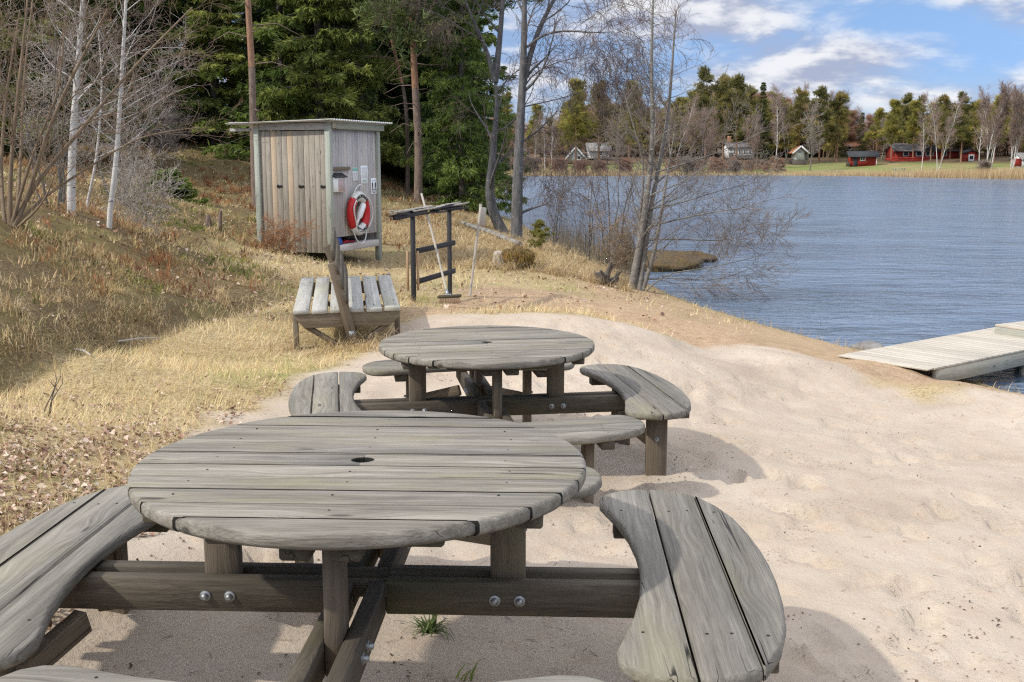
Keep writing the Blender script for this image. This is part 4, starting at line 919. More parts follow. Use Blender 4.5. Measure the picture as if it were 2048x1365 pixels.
x, y = fan(9000, 12, 34, -30, 8); sdv, pdv, td, shd = masks(x, y); m = (shd > .3) & (sdv < -.1) & (rg.random(len(x)) < np.where(pdv < -.25, .4, .10)); x, y = x[m], y[m]; bag.add(*leaves(x, y, .05, pick(LEAF, len(x)), .015))
x, y = fan(16000, 4.5, 26, -42, -4); sdv, pdv, td, shd = masks(x, y); m = (td > .2) & (y < 24) & (rg.random(len(x)) < np.clip(.3 + 1.4 * vnoise(x, y, .8, 66), 0, .8)); x, y = x[m], y[m]; bag.add(*leaves(x, y, .04, pick(LEAF[:2] + LEAF[3:4] + LEAF[5:7], len(x), .3), .02 + .05 * rg.random(len(x))))
tag(link('fallen_leaves', bag.mesh('fallen_leaves'), M['leaf']), kind='stuff')
# heath: bilberry and lingonberry sprigs, heather and moss cushions on the slope
bag = Bag(); x, y = fan(30000, 4.5, 52, -46, -1.5); sdv, pdv, td, shd = masks(x, y); zt = terrain(x, y, False)
hm = np.where(y < 15.4, td > .35, (zt > .05 + .12 * vnoise(x, y, 1.0, 71)) | ((y > 22) & (x < -.8) & (zt > -.25))); m = hm & (shd > .8) & (sdv < -.3) & (rg.random(len(x)) < np.clip(.55 + 1.7 * vnoise(x, y, .9, 72) + 1.0 * vnoise(x, y, .3, 75), .03, 1)); x, y = x[m], y[m]; m = ~in_shed(x, y); x, y = x[m], y[m]; n0 = len(x); print('sprigs', n0)
kind = vnoise(x, y, 1.9, 73) + .5 * vnoise(x, y, .5, 74) + rg.normal(0, .1, n0); pal = [[(.24,.115,.055),(.30,.16,.075),(.17,.09,.05),(.34,.22,.11)], [(.42,.33,.18),(.33,.25,.125),(.50,.40,.22),(.24,.17,.09)], [(.13,.155,.035),(.18,.195,.05),(.09,.11,.03),(.25,.235,.075)]]
base = np.where((kind < -.10)[:, None], pick(pal[0], n0), np.where((kind < .26)[:, None], pick(pal[1], n0), pick(pal[2], n0))); hgt = rg.uniform(.08, .19, n0) * np.where(kind < -.10, 1.15, np.where(kind < .26, .85, .7)); d = np.hypot(x, y)
k_ = 12; n = n0 * k_; a = rg.uniform(0, 6.28, n); r = rg.random(n) * .10; xx = np.repeat(x, k_) + r * np.cos(a); yy = np.repeat(y, k_) + r * np.sin(a); zz = np.repeat(terrain(x, y), k_) + rg.random(n) * np.repeat(hgt, k_) * .6 - .02
bag.add(*blades(xx, yy, zz, np.repeat(hgt, k_) * rg.uniform(.35, .8, n), np.repeat(np.maximum(.006, .0011 * d), k_) * rg.uniform(.7, 1.6, n), a, np.clip(rg.normal(.35, .25, n), 0, 1), np.repeat(base, k_, 0) * rg.uniform(.7, 1.3, (n, 1)), .35, 1))
tag(link('heath_undergrowth', bag.mesh('heath_undergrowth'), M['blade']), kind='stuff')
# crumbs, twigs and bark bits on the sand
bag = Bag(); x, y = fan(26000, 1.6, 14, -22, 42); sdv, pdv, td, shd = masks(x, y); m = ((sdv > -.2) | (pdv > -.2)) & (rg.random(len(x)) < np.clip(-.15 + .5 * (pdv > -.1) + 1.5 * vnoise(x, y, .55, 81) + 1.1 * vnoise(x, y, .17, 82), .006, 1) ** 1.3); x, y = x[m], y[m]; n = len(x); bag.add(*leaves(x, y, .0115, pick([(.13,.09,.06),(.20,.14,.10),(.08,.06,.042),(.30,.23,.17)], n), .002))
x, y = fan(900, 1.6, 13, -22, 40); sdv, pdv, td, shd = masks(x, y); m = (sdv > -.3) & (rg.random(len(x)) < .35); x, y = x[m], y[m]; n = len(x); bag.add(*blades(x, y, terrain(x, y) + .004, rg.uniform(.03, .11, n), rg.uniform(.002, .005, n), rg.uniform(0, 6.28, n), np.full(n, .985), pick([(.12,.08,.05),(.25,.18,.11),(.08,.06,.045)], n), .02))
tag(link('sand_litter', bag.mesh('sand_litter'), M['leaf']), kind='stuff')
# sparse sprouts in the shallows and sedge stems behind the near bank
bag = Bag(); x, y = fan(5200, 12, 34, -2, 24); _, shd = pdist(x, y, SHORE), pdist(x, y, SHORE)[0]; m = (shd < -.05) & (shd > -1.5) & (rg.random(len(x)) < .5 * np.clip(.3 + 1.6 * vnoise(x, y, 1.2, 91), 0, 1)) & (y < 24); x, y = x[m], y[m]; n = len(x)
bag.add(*blades(x, y, np.full(n, WATER - .05), rg.uniform(.08, .24, n), .007 * rg.uniform(.7, 1.3, n), rg.uniform(0, 6.28, n), np.clip(rg.normal(.25, .2, n), 0, .8), pick([(.10,.10,.04),(.16,.14,.07),(.07,.065,.04)], n), .4, 3))
x, y = fan(2600, 25, 33, -1, 6.5); shd = pdist(x, y, SHORE)[0]; m = (shd < .5) & (shd > -1.3); x, y = x[m], y[m]; n = len(x); bag.add(*blades(x, y, np.full(n, WATER), rg.uniform(.5, 1.15, n), .018 * rg.uniform(.7, 1.3, n), rg.uniform(0, 6.28, n), np.clip(rg.normal(.06, .05, n), 0, .4), pick([(.20,.17,.11),(.28,.23,.15),(.13,.11,.08)], n), .08, 3))
tag(link('shallow_water_sedge', bag.mesh('shallow_water_sedge'), M['blade']), kind='stuff')

# ------------------------------------------------------------------ small plants, sticks, stumps and rocks
def stick(px0, py0, px1, py1, r, label, mat='stick', lift=.02):
    a, b = G(px0, py0), G(px1, py1); a[2] += lift; b[2] += lift; mid = (a + b) / 2 + np.array([.01, .01, .012]); mb = MB(); mb.tube([a - a, mid - a, b - a], [r, r, r * .6], 6)
    return tag(mb.build('fallen_stick', M[mat], None, tuple(a), smooth=True), label, 'stick')
stick(235, 688, 322, 681, .011, 'thin pale stick lying on the straw between the bank and the double bench')
stick(147, 704, 182, 716, .010, 'short pale stick lying on the straw close under the overhanging bank')
lg_a, lg_b = G(922, 449) + np.array([0, 0, .05]), at_y(1040, 489, 25.0)
mb = MB(); mb.tube([np.zeros(3), (lg_b - lg_a) * .5 + np.array([0, 0, .03]), lg_b - lg_a], [.05, .06, .06], 9); tag(mb.build('fallen_log', M['dock_side'] if False else M['stone'], None, tuple(lg_a), smooth=True), 'grey fallen trunk lying on the grassy bank in front of the two dark birches', 'log')
mb = MB(); p = G(860, 1262)                                         # green weed under the near table
bag = Bag(); n = 46; a = rg.uniform(0, 6.28, n); bag.add(*blades(rg.normal(0, .018, n), rg.normal(0, .018, n), np.full(n, -.004), rg.uniform(.05, .13, n), rg.uniform(.008, .014, n), a, np.clip(rg.normal(.55, .2, n), .1, .9), pick([(.10,.15,.045),(.15,.19,.07),(.08,.11,.04)], n), .45, 3))
tag(link('green_weed', bag.mesh('green_weed'), M['blade'], None, tuple(p)), 'low green weed growing in the sand under the near table', 'weed')
p = G(930, 1358); bag = Bag(); n = 5; bag.add(*blades(rg.normal(0, .012, n), rg.normal(0, .012, n), np.full(n, -.004), rg.uniform(.05, .10, n), rg.uniform(.008, .014, n), rg.normal(.5, .5, n), np.full(n, .3), pick([(.20,.27,.06)], n), .4, 3))
tag(link('grass_sprout', bag.mesh('grass_sprout'), M['blade'], None, tuple(p)), 'tiny green sprout in the sand at the bottom edge below the near table', 'sprout')
def twig_plant(px, py, h, label):
    p = G(px, py); mb = MB(); r_ = random.Random(px)
    for i in range(3):
        a = r_.uniform(0, 6.28); q = [np.array([.02 * math.cos(a), .02 * math.sin(a), 0])]
        for j in range(5): q.append(q[-1] + np.array([r_.uniform(-.02, .035), r_.uniform(-.03, .03), h / 5 * r_.uniform(.7, 1.1)]))
        mb.tube(q, np.linspace(.0045, .0016, 6), 5); b = q[3]; mb.tube([b, b + np.array([r_.uniform(-.06, .06), r_.uniform(-.04, .04), h * .22])], [.002, .001], 4)
    return tag(mb.build('bare_seedling', M['dark_bark'], None, tuple(p)), label, 'seedling')
twig_plant(92, 836, .30, 'bare dark twiggy seedling standing in the dead leaves beyond the near table')
def blob(name, px, py, rx, ry, rz, seed, mat, label, cat, sink=.25, rough=.22, amt=None):
    p = G(px, py) if amt is None else np.array(amt, float); n = 22; m = 30; Vt = []; r_ = np.random.default_rng(seed); ph = r_.uniform(0, 6.28, 12)
    for i in range(n + 1):
        th = math.pi * i / n
        for j in range(m):
            f = 2 * math.pi * j / m; u = np.array([math.sin(th) * math.cos(f), math.sin(th) * math.sin(f), math.cos(th)])
            w = 1 + rough * (math.sin(2.3 * u[0] * 2 + ph[0]) * math.sin(2.9 * u[1] * 2 + ph[1]) * .6 + .4 * math.sin(6 * u[0] + ph[2]) * math.cos(7 * u[2] + ph[3]) * .6 + .25 * math.sin(13 * u[1] + ph[4]) * math.sin(11 * u[0] + ph[5])); Vt.append(u * w * np.array([rx, ry, rz]))
    Qt = [(i * m + j, (i + 1) * m + j, (i + 1) * m + (j + 1) % m, i * m + (j + 1) % m) for i in range(n) for j in range(m)]
    return tag(link(name, new_mesh(name, Vt, Q=Qt, smooth=True), M[mat], None, (p[0], p[1], p[2] + rz * (1 - sink) * .4)), label, cat)
q = on_z(1290, 540, WATER); blob('mossy_rock', 0, 0, 1.0, 1.4, .24, 4, 'moss_rock', 'low mossy brown rock reaching into the water behind the alder', 'rock', amt=(q[0] + .55, q[1] + .9, WATER))
q = on_z(1330, 528, WATER); blob('mossy_rock', 0, 0, 1.4, .7, .20, 9, 'moss_rock', 'flat mossy ledge stretching furthest out into the lake behind the alder', 'rock', amt=(q[0] + .15, q[1] + .8, WATER))
q = on_z(1738, 702, WATER); blob('shore_stone', 0, 0, .22, .14, .10, 5, 'stone', 'small dark stone in the shallows at the landing of the jetty ramp', 'stone', amt=(q[0], q[1], WATER))
st_p = G(1024, 533); sm = thing('birch_stump', 'mossy white barked stump beside the path below the two dark birches', 'stump', tuple(st_p))
mb = MB(); mb.lathe([(.15, -.1), (.14, .12), (.12, .24), (.09, .28)], (-.22, 0, 0), None, 12); mb.build('trunk', M['log'], sm, smooth=True)
o_ = blob('moss_cushion', 0, 0, .30, .26, .27, 12, 'moss_rock', None, None, amt=(0, 0, 0), rough=.5); o_.parent = sm; o_.location = (.10, 0, .06)
bag = Bag(); n = 420; bag.add(*blades(.1 + rg.normal(0, .2, n), rg.normal(-.1, .15, n), np.full(n, .02) + rg.random(n) * .2, rg.uniform(.2, .5, n), np.full(n, .012), rg.uniform(0, 6.28, n), np.clip(rg.normal(.4, .2, n), 0, .9), pick([(.30,.19,.06),(.36,.25,.09),(.24,.18,.05)], n), .7, 3)); link('hanging_grass', bag.mesh('hanging_grass'), M['blade'], sm)
rs = G(1212, 572); mb = MB(); r_ = random.Random(8)
for i in range(15):
    a = r_.uniform(0, 6.28); q = [np.array([0, 0, .05])]; 
    for j in range(4): q.append(q[-1] + np.array([math.cos(a) * r_.uniform(.02, .11), math.sin(a) * .06, r_.uniform(-.03, .14)]))
    mb.tube(q, [.045, .04, .03, .022, .01], 6)
tag(mb.build('root_stump', M['dark_bark'], None, tuple(rs), smooth=True), 'dark torn root stump beside the path in front of the alder', 'stump')
for px, py, lab in ((427, 452, 'low broken birch stump with a split top in the heath beside the shed'),):
    p = G(px, py + 6); mb = MB(); mb.lathe([(.08, -.1), (.065, .10), (.04, .22), (.02, .26)], (-.09, 0, 0), None, 8); mb.lathe([(.05, -.1), (.04, .16), (.035, .30), (.02, .33)], (.11, 0, 0), Matrix.Rotation(R(6), 3, 'Y'), 8); tag(mb.build('broken_stump', M['pine_bark'], None, tuple(p), smooth=True), lab, 'stump')
# ------------------------------------------------------------------ trees
def unit(v): return v / max(np.linalg.norm(v), 1e-9)
def turn(d, ang, az):
    ref = np.array([0, 0, 1.]) if abs(d[2]) < .95 else np.array([1., 0, 0]); u = unit(np.cross(d, ref)); w = np.cross(d, u)
    return unit(d * math.cos(ang) + (u * math.cos(az) + w * math.sin(az)) * math.sin(ang))
def grow(rng, out, p, d, L, r, lvl, P, pts=None):
    """one limb and all that grows from it; P holds lists indexed by level"""
    if pts is None:
        n = P['seg'][lvl]; q = [p]; dd = d
        for _ in range(n):
            dd = unit(dd + rng.normal(0, P['wob'][lvl], 3) + np.array([0, 0, P['trop'][lvl]]) + P.get('wind', np.zeros(3)) * (lvl > 0)); q.append(q[-1] + dd * L / n)
        pts = np.array(q)
    n = len(pts) - 1; t = np.linspace(0, 1, n + 1); rad = r * (1 - t * (1 - P['tip'][lvl])); out[lvl].append((pts, np.maximum(rad, P.get('rmin', .0012))))
    if lvl >= P['max']: return
    k_ = P['n'][lvl]; k_ = int(k_) if lvl == 0 else max(1, int(rng.poisson(k_)))
    for j in range(k_):
        s = P['start'][lvl] + (1 - P['start'][lvl]) * ((j + rng.random()) / k_); f = s * n; i = min(int(f), n - 1); q = pts[i] + (pts[i + 1] - pts[i]) * (f - i); dd = unit(pts[i + 1] - pts[i])
        cl = P['len'][lvl] * (1 - P['taper'][lvl] * s) * rng.uniform(.6, 1.25); a = P['ang'][lvl] * rng.uniform(.75, 1.25)
        grow(rng, out, q, turn(dd, a, P['az'](rng, j) if lvl == 0 and 'az' in P else rng.uniform(0, 6.283)), cl, max(rad[i] * P['rr'][lvl], P.get('rmin', .0012)), lvl + 1, P)
def lines_obj(name, lines, mat, parent, sides=4, col=None, smooth=True):
    V, Q = tubes_mesh(name, lines, lambda r: (10 if r[0] > .05 else 6 if r[0] > .012 else 3) if sides is None else sides)
    at = {'col': ('FLOAT_COLOR', np.tile(np.array([*col, 1.0]), (len(V), 1)) * np.column_stack([np.repeat(rg.uniform(.75, 1.25, len(V) // 3 + 1), 3)[:len(V)]] * 3 + [np.ones(len(V))]))} if col is not None else None
    return link(name, new_mesh(name, V, Q=Q, smooth=smooth, attrs=at), mat, parent)
def bare_tree(name, label, cat, base, stems, P, seed, mat_trunk, twig_col, group=None, sub_from=2, loc=None):
    """stems: list of (points relative to the base, radius); limbs grow from each stem"""
    rng = np.random.default_rng(seed); t = thing(name, label, cat, tuple(base), group=group); out = [[] for _ in range(P['max'] + 1)]
    for pts, r in stems: grow(rng, out, None, None, None, r, 0, P, np.asarray(pts, float))
    lines_obj('trunk', out[0], mat_trunk, t, None)
    if len(out[1]): lines_obj('crown_limbs', out[1], mat_trunk, t, None)
    tw = [l for o in out[2:] for l in o]
    if tw: lines_obj('crown_twigs', tw, M['twig'], t, 3, twig_col, False)
    return t
def smooth_path(pts, n=14):
    P = np.asarray(pts, float); s = np.concatenate([[0], np.cumsum(np.linalg.norm(np.diff(P, axis=0), axis=1))]); q = np.linspace(0, s[-1], n)
    o = np.column_stack([np.interp(q, s, P[:, i]) for i in range(3)])
    for _ in range(2): o[1:-1] = .25 * o[:-2] + .5 * o[1:-1] + .25 * o[2:]
    return o
def stem_px(pxs, Y, base, n=14, dy=0.0):
    """a stem traced in the photo, stood at its own distance Y"""
    m = len(pxs); return smooth_path([at_y(px, py, Y + dy * i / (m - 1)) - base for i, (px, py) in enumerate(pxs)], n)

# needles -------------------------------------------------------------------
def needles(C, D, L, W, n_per, rng, col, spread=.9):
    """narrow triangles fanned round the points C along directions D"""
    C = np.repeat(C, n_per, 0); D = np.repeat(D, n_per, 0); L = np.repeat(L, n_per) * rng.uniform(.6, 1.2, len(C)); d = D + rng.normal(0, spread, D.shape); d /= np.linalg.norm(d, axis=1)[:, None]
    s = np.cross(d, rng.normal(0, 1, d.shape)); s /= np.maximum(np.linalg.norm(s, axis=1), 1e-6)[:, None]; W = np.repeat(W, n_per) if np.ndim(W) else W
    w = (np.asarray(W) * rng.uniform(.7, 1.3, len(C)))[:, None]; m = C + d * L[:, None] * .45
    V = np.stack([C, m - s * w, C + d * L[:, None], m + s * w], 1).reshape(-1, 3); b = np.arange(len(C)) * 4
    return V, np.stack([b, b + 1, b + 2, b + 3], 1), np.repeat(np.column_stack([np.repeat(col, n_per, 0), np.ones(len(C))]), 4, 0)
def spruce_arrays(H, seed, dens=1.0, low=.05, wid=.21, pal=None, droop=.5):
    rng = np.random.default_rng(seed); pal = pal or [(.040,.060,.018),(.055,.078,.022),(.030,.046,.016),(.075,.098,.028)]; C, D, Ls, K, lines = [], [], [], [], []
    z = H * low
    while z < H * .985:
        f = (z / H - low) / (1 - low); Lb = (wid * H * (1 - f) ** .85 + .12) ; nb_ = rng.integers(4, 7)
        for _ in range(nb_):
            a = rng.uniform(0, 6.283); L = Lb * rng.uniform(.55, 1.15); m = max(4, int(L * 10 * dens)); s = np.sort(rng.uniform(.12, 1, m)); dr = -droop * (1 - .8 * f) + rng.normal(0, .1)
            rad = L * s; zz = z + rad * .18 * (f > .6) + dr * L * (s ** 1.3) * .55 + .10 * L * np.maximum(s - .7, 0) * 3 * .5
            da = np.array([math.cos(a), math.sin(a)]); lines.append((np.array([[0, 0, z], [da[0] * L * .5, da[1] * L * .5, z + dr * L * .22], [da[0] * L * .92, da[1] * L * .92, z + dr * L * .5]]), np.array([.018, .012, .005]) * (H / 12)))
            w = .30 * L * (1 - s) + .10; k_ = 3; off = rng.uniform(-1, 1, (m, k_)) * w[:, None]
            for j in range(k_):
                o = off[:, j]; C.append(np.column_stack([da[0] * rad - da[1] * o, da[1] * rad + da[0] * o, zz - .25 * np.abs(o) - rng.random(m) * .12])); sg = np.sign(o)
                D.append(np.column_stack([da[0] * .7 - da[1] * sg * .6, da[1] * .7 + da[0] * sg * .6, np.full(m, -.55)])); Ls.append(np.full(m, .18 + .012 * H)); base = np.array(pal[rng.integers(0, len(pal))]) * rng.uniform(.75, 1.3); K.append(np.tile(base, (m, 1)) * rng.uniform(.8, 1.25, (m, 1)))
        z += rng.uniform(.22, .42) * (H / 12) ** .5
    C, D, Ls, K = map(np.concatenate, (C, D, Ls, K)); V, Q, col = needles(C, D, Ls * .8, 0.014 + .0006 * H, 7, rng, K, .5); return V, Q, col, lines
def pine_arrays(H, seed, crown=.45, rad=.16, pal=None, n_limb=26, dens=1.0, nl=.26, nw=.016):
    rng = np.random.default_rng(seed); pal = pal or [(.040,.056,.024),(.052,.068,.028),(.031,.045,.021),(.066,.078,.032)]; C, D, K, lines = [], [], [], []
    for i in range(n_limb):
        f = (i + rng.random()) / n_limb; z = H * (crown + (1 - crown) * f * .97); L = rad * H * (1 - .75 * f ** 1.6) * rng.uniform(.55, 1.2); a = rng.uniform(0, 6.283); up = .15 + .5 * f + rng.normal(0, .12)
        d = unit(np.array([math.cos(a), math.sin(a), up])); q = [np.array([0, 0, z])]; dd = d
        for _ in range(4): dd = unit(dd + rng.normal(0, .16, 3) + np.array([0, 0, .06])); q.append(q[-1] + dd * L / 4)
        q = np.array(q); lines.append((q, np.linspace(.030, .010, 5) * H / 12 * (1.2 - .7 * f)))
        for _ in range(int(9 * dens)):
            s = rng.uniform(.3, 1.05); k_ = min(int(s * 4), 3); c0 = q[k_] + (q[k_ + 1] - q[k_]) * (s * 4 - k_); sd = unit(rng.normal(0, 1, 3) * [1, 1, .45] + dd * .6); e = c0 + sd * L * rng.uniform(.1, .42); lines.append((np.array([c0, (c0 + e) / 2 + [0, 0, .02], e]), np.array([.010, .008, .005]) * H / 12))
            base = np.array(pal[rng.integers(0, len(pal))]) * rng.uniform(.75, 1.25); m = rng.integers(5, 10); C.append(e + rng.normal(0, .022 * H, (m, 3)) * [1, 1, .55]); D.append(np.tile(sd + [0, 0, .45], (m, 1))); K.append(np.tile(base, (m, 1)) * rng.uniform(.85, 1.15, (m, 1)))
    C, D, K = map(np.concatenate, (C, D, K)); V, Q, col = needles(C, D, np.full(len(C), nl * H / 12), nw * H / 12, 11, rng, K, .75); return V, Q, col, lines
def trunk_lines(H, r, rng, wob=.012, n=10, top=.97):
    z = np.linspace(-.4, H * top, n); p = np.column_stack([np.cumsum(rng.normal(0, wob * H / n, n)), np.cumsum(rng.normal(0, wob * H / n, n)), z]); p[:2, :2] = 0; return [(p, r * (1 - .86 * np.linspace(0, 1, n)) * np.concatenate([[1.25, 1.05], np.ones(n - 2)]))]
def conifer(name, kind, seed, H, r, bark_m, **kw):
    """a prototype tree standing at the origin: trunk, limbs, crown"""
    rng = np.random.default_rng(seed); t = thing(name, 'x', 'tree'); V, Q, col, lines = (spruce_arrays if kind == 'spruce' else pine_arrays)(H, seed, **kw)
    V2, Q2 = tubes_mesh('t', trunk_lines(H, r, rng), lambda r_: 10); link('trunk', new_mesh('trunk', V2, Q=Q2, smooth=True), bark_m, t)
    V3, Q3 = tubes_mesh('l', lines, lambda r_: 4); link('crown_limbs', new_mesh('crown_limbs', V3, Q=Q3), bark_m, t)
    link('crown', new_mesh('crown', V, Q=Q, attrs={'col': ('FLOAT_COLOR', col)}), M['needle'], t); t['H'] = H; return t
def put(proto, label, x, y, H, rz, group=None, first=set(), sink=.05, wscale=1.0):
    o = proto if proto.name not in first else copy_tree(proto); first.add(proto.name); s = H / proto['H']
    o.location = (x, y, tz(x, y) - sink); o.rotation_euler = (0, 0, rz); o.scale = (s * wscale, s * wscale, s); o['label'] = label
    if group: o['group'] = group
    return o

# forest edge behind the shed --------------------------------------------------
SPR = [conifer('spruce_tree', 'spruce', 101 + i, 12.0, .15, M['spruce_bark'], wid=w_, low=l_, pal=p_) for i, (w_, l_, p_) in enumerate(((.20,.03,None), (.17,.10,[(.062,.080,.026),(.082,.10,.030),(.048,.062,.022),(.11,.125,.038)]), (.22,.05,[(.030,.048,.017),(.042,.062,.02),(.024,.038,.014)])))]
PIN = [conifer('pine_tree', 'pine', 131 + i, 13.0, .17, M['pine_red'], crown=c_, rad=r_, n_limb=30, dens=1.15) for i, (c_, r_) in enumerate(((.36,.17), (.5,.15)))]
def place(proto, px, Y, H, rz, label, group=None, ws=1.0):
    x = (px - 1024) / FPX * Y; return put(proto, label, x, Y, H, rz, group, wscale=ws)
GF = 'conifers of the forest edge'
# tall bare-stemmed pines
def tall_pine(pxs, Y, r, label, seed, H, low=.42, limbs=26):
    base = G(*pxs[0]) if Y is None else np.array([at_y(pxs[0][0], pxs[0][1], Y)[0], Y, tz(at_y(pxs[0][0], pxs[0][1], Y)[0], Y)])
    t = thing('tall_pine', label, 'tree', tuple(base), group='tall bare stemmed pines'); rng = np.random.default_rng(seed); Yb = base[1]; p = stem_px(pxs, Yb, base, 10); top = p[-1]; sl = unit(p[-1] - p[-3]); ext = [top + sl * (H - top[2]) * k_ for k_ in (.33, .66, 1.0)] if H > top[2] else []
    p = np.vstack([p] + [e[None] for e in ext]); p[0, 2] = -.4; n = len(p); zz = np.clip(p[:, 2] / p[-1, 2], 0, 1); rad = r * (1 - .75 * zz); rad[0] *= 1.2
    V2, Q2 = tubes_mesh('t', [(p[:6], rad[:6])], lambda q: 12); link('rough_trunk', new_mesh('rough_trunk', V2, Q=Q2, smooth=True), M['pine_bark'], t)
    V2, Q2 = tubes_mesh('t', [(p[5:], rad[5:])], lambda q: 12); link('red_trunk', new_mesh('red_trunk', V2, Q=Q2, smooth=True), M['pine_red'], t)
    V, Q, col, lines = pine_arrays(H, seed, crown=low, rad=.15, n_limb=limbs, nl=.24)
    f = np.interp(V[:, 2], p[:, 2], p[:, 0]); V[:, 0] += f; link('crown', new_mesh('crown', V, Q=Q, attrs={'col': ('FLOAT_COLOR', col)}), M['needle'], t)
    L2 = [(q + np.column_stack([np.interp(q[:, 2], p[:, 2], p[:, 0]), np.zeros(len(q)), np.zeros(len(q))]), r_) for q, r_ in lines]
    for _ in range(14):                  # dead snags low on the stem
        z = rng.uniform(.12, low) * H; a = rng.uniform(0, 6.28); x0_ = np.interp(z, p[:, 2], p[:, 0]); L = rng.uniform(.4, 1.6); L2.append((np.array([[x0_, 0, z], [x0_ + math.cos(a) * L * .5, math.sin(a) * L * .5, z + rng.uniform(-.1, .15)], [x0_ + math.cos(a) * L, math.sin(a) * L, z + rng.uniform(-.35, .1)]]), np.array([.016, .011, .004])))
    V3, Q3 = tubes_mesh('l', L2, lambda q: 4); link('crown_limbs', new_mesh('crown_limbs', V3, Q=Q3), M['pine_bark'], t); return t
tall_pine([(836, 392), (838, 300), (832, 200), (826, 100), (824, 0)], 33.0, .125, 'tall pine with a reddish bare stem just beside the right wall of the shed', 211, 13.5, .30, 40)
tall_pine([(508, 300), (506, 240), (504, 130), (498, 50), (496, 0)], 27.0, .10, 'slender reddish pine stem rising behind the left end of the shed roof', 213, 12.5, .62, 20)
tall_pine([(815, 372), (816, 300), (810, 160), (780, 100), (778, 0)], 36.0, .07, 'thin grey pine stem standing close beside the tall reddish pine', 217, 11.0, .45, 22)
# spruces and pines one can tell apart, nearest first
EDGE = [(0,925,34.0,10.5,.4,'dark dense spruce reaching the ground between the tall pine and the dark birches',.85),(2,880,44,13,1.2,'very dark spruce directly behind the tall reddish pine',1.1),(1,728,38,13,2.0,'olive green spruce showing its crown above the right half of the shed roof',.85),
 (2,785,46,15,.6,'dark spruce filling the gap between the shed roof and the tall reddish pine',1.15),(1,650,36,13.5,3.1,'tall spruce rising above the middle of the shed roof',1.0),(0,575,37,13,4.0,'broad spruce whose crown stands above the left part of the shed roof',1.0),
 (1,440,38,9.5,1.1,'spruce with hanging branches on the slope directly left of the shed',1.3),(0,370,41,11,5.0,'spruce on the slope behind the low green young spruce',1.25),(2,535,42,14,2.2,'dark spruce standing behind the slender reddish pine stem',1.2),(2,290,39,11.5,2.7,'dark spruce seen through the twigs just right of the thinner white birch',1.2),
 (0,200,37,11,.9,'spruce seen through the twigs between the two white birches',1.2),(2,95,31,11,3.6,'dark spruce seen through the twigs left of the thicker white birch',1.25),(1,10,29,11,1.9,'spruce in the corner behind the brown hazel bush',1.2),(0,945,36,8.5,2.5,'smaller spruce closest to the leaning dark birch',1.0)]
for kind, px, Y, H, rz, lab, ws in EDGE: place(SPR[kind], px, Y, H, rz, lab, GF, ws)
for i, (px, Y, H, rz, lab) in enumerate(((690,40,14.5,.3,'blue green pine crown rising behind the spruces over the shed roof'), (925,38,13,1.7,'spreading pine leaning its needles out towards the dark birches'), (475,46,14,2.9,'pine with sky showing through its crown far left of the shed'), (250,44,14,4.2,'pine standing deep behind the thinner white birch'))): place(PIN[i % 2], px, Y, H, rz, lab, GF)
# the wood behind, one mass
def mass(name, items, mat_of, parent_kind='stuff'):
    Vs, Qs, Cs, n = [], [], [], 0; TV, TQ, tn = [], [], 0
    for (V, Q, col, lines, H0), (x, y, H, rz, ws) in items:
        s = H / H0; c_, s_ = math.cos(rz), math.sin(rz); z0_ = tz(x, y) - .1; T_ = lambda A: np.column_stack([(A[:, 0] * c_ - A[:, 1] * s_) * s * ws + x, (A[:, 0] * s_ + A[:, 1] * c_) * s * ws + y, A[:, 2] * s + z0_])
        Vs.append(T_(V)); Qs.append(Q + n); Cs.append(col); n += len(V); LV, LQ = tubes_mesh('l', lines, lambda r_: 5); TV.append(T_(LV)); TQ.append(LQ + tn); tn += len(LV)
    V = np.concatenate(Vs + TV); Q = np.concatenate(Qs + [q + n for q in TQ]); C = np.concatenate(Cs + [np.tile(np.array([.12, .095, .075, 1]), (tn, 1))])
    return tag(link(name, new_mesh(name, V, Q=Q, attrs={'col': ('FLOAT_COLOR', C)}), M['needle']), kind=parent_kind)
SA = []
for i in range(3):
    V, Q, col, lines = spruce_arrays(12.0, 301 + i, dens=.62, wid=.2, low=.06); SA.append((V, Q, col, lines + trunk_lines(12, .14, np.random.default_rng(i)), 12.0))
for i in range(2):
    V, Q, col, lines = pine_arrays(13.0, 311 + i, dens=.8, crown=.4); SA.append((V, Q, col, lines + trunk_lines(13, .16, np.random.default_rng(i + 5)), 13.0))
r_ = np.random.default_rng(5); items = []
for i in range(44):
    Y = r_.uniform(46, 72); px = r_.uniform(-260, 925 - (Y - 42) * .5); px = px if not 345 < px < 500 else r_.uniform(520, 900); x = (px - 1024) / FPX * Y; items.append((SA[[0, 1, 2, 0, 3, 4][i % 6]], (x, Y, r_.uniform(9, 14.5), r_.uniform(0, 6.28), 1.15)))
for i in range(16):
    Y = r_.uniform(30, 60); px = r_.uniform(-900, -150); x = (px - 1024) / FPX * Y; items.append((SA[i % 5], (x, Y, r_.uniform(9, 13), r_.uniform(0, 6.28), 1.1)))
mass('forest', items, None)
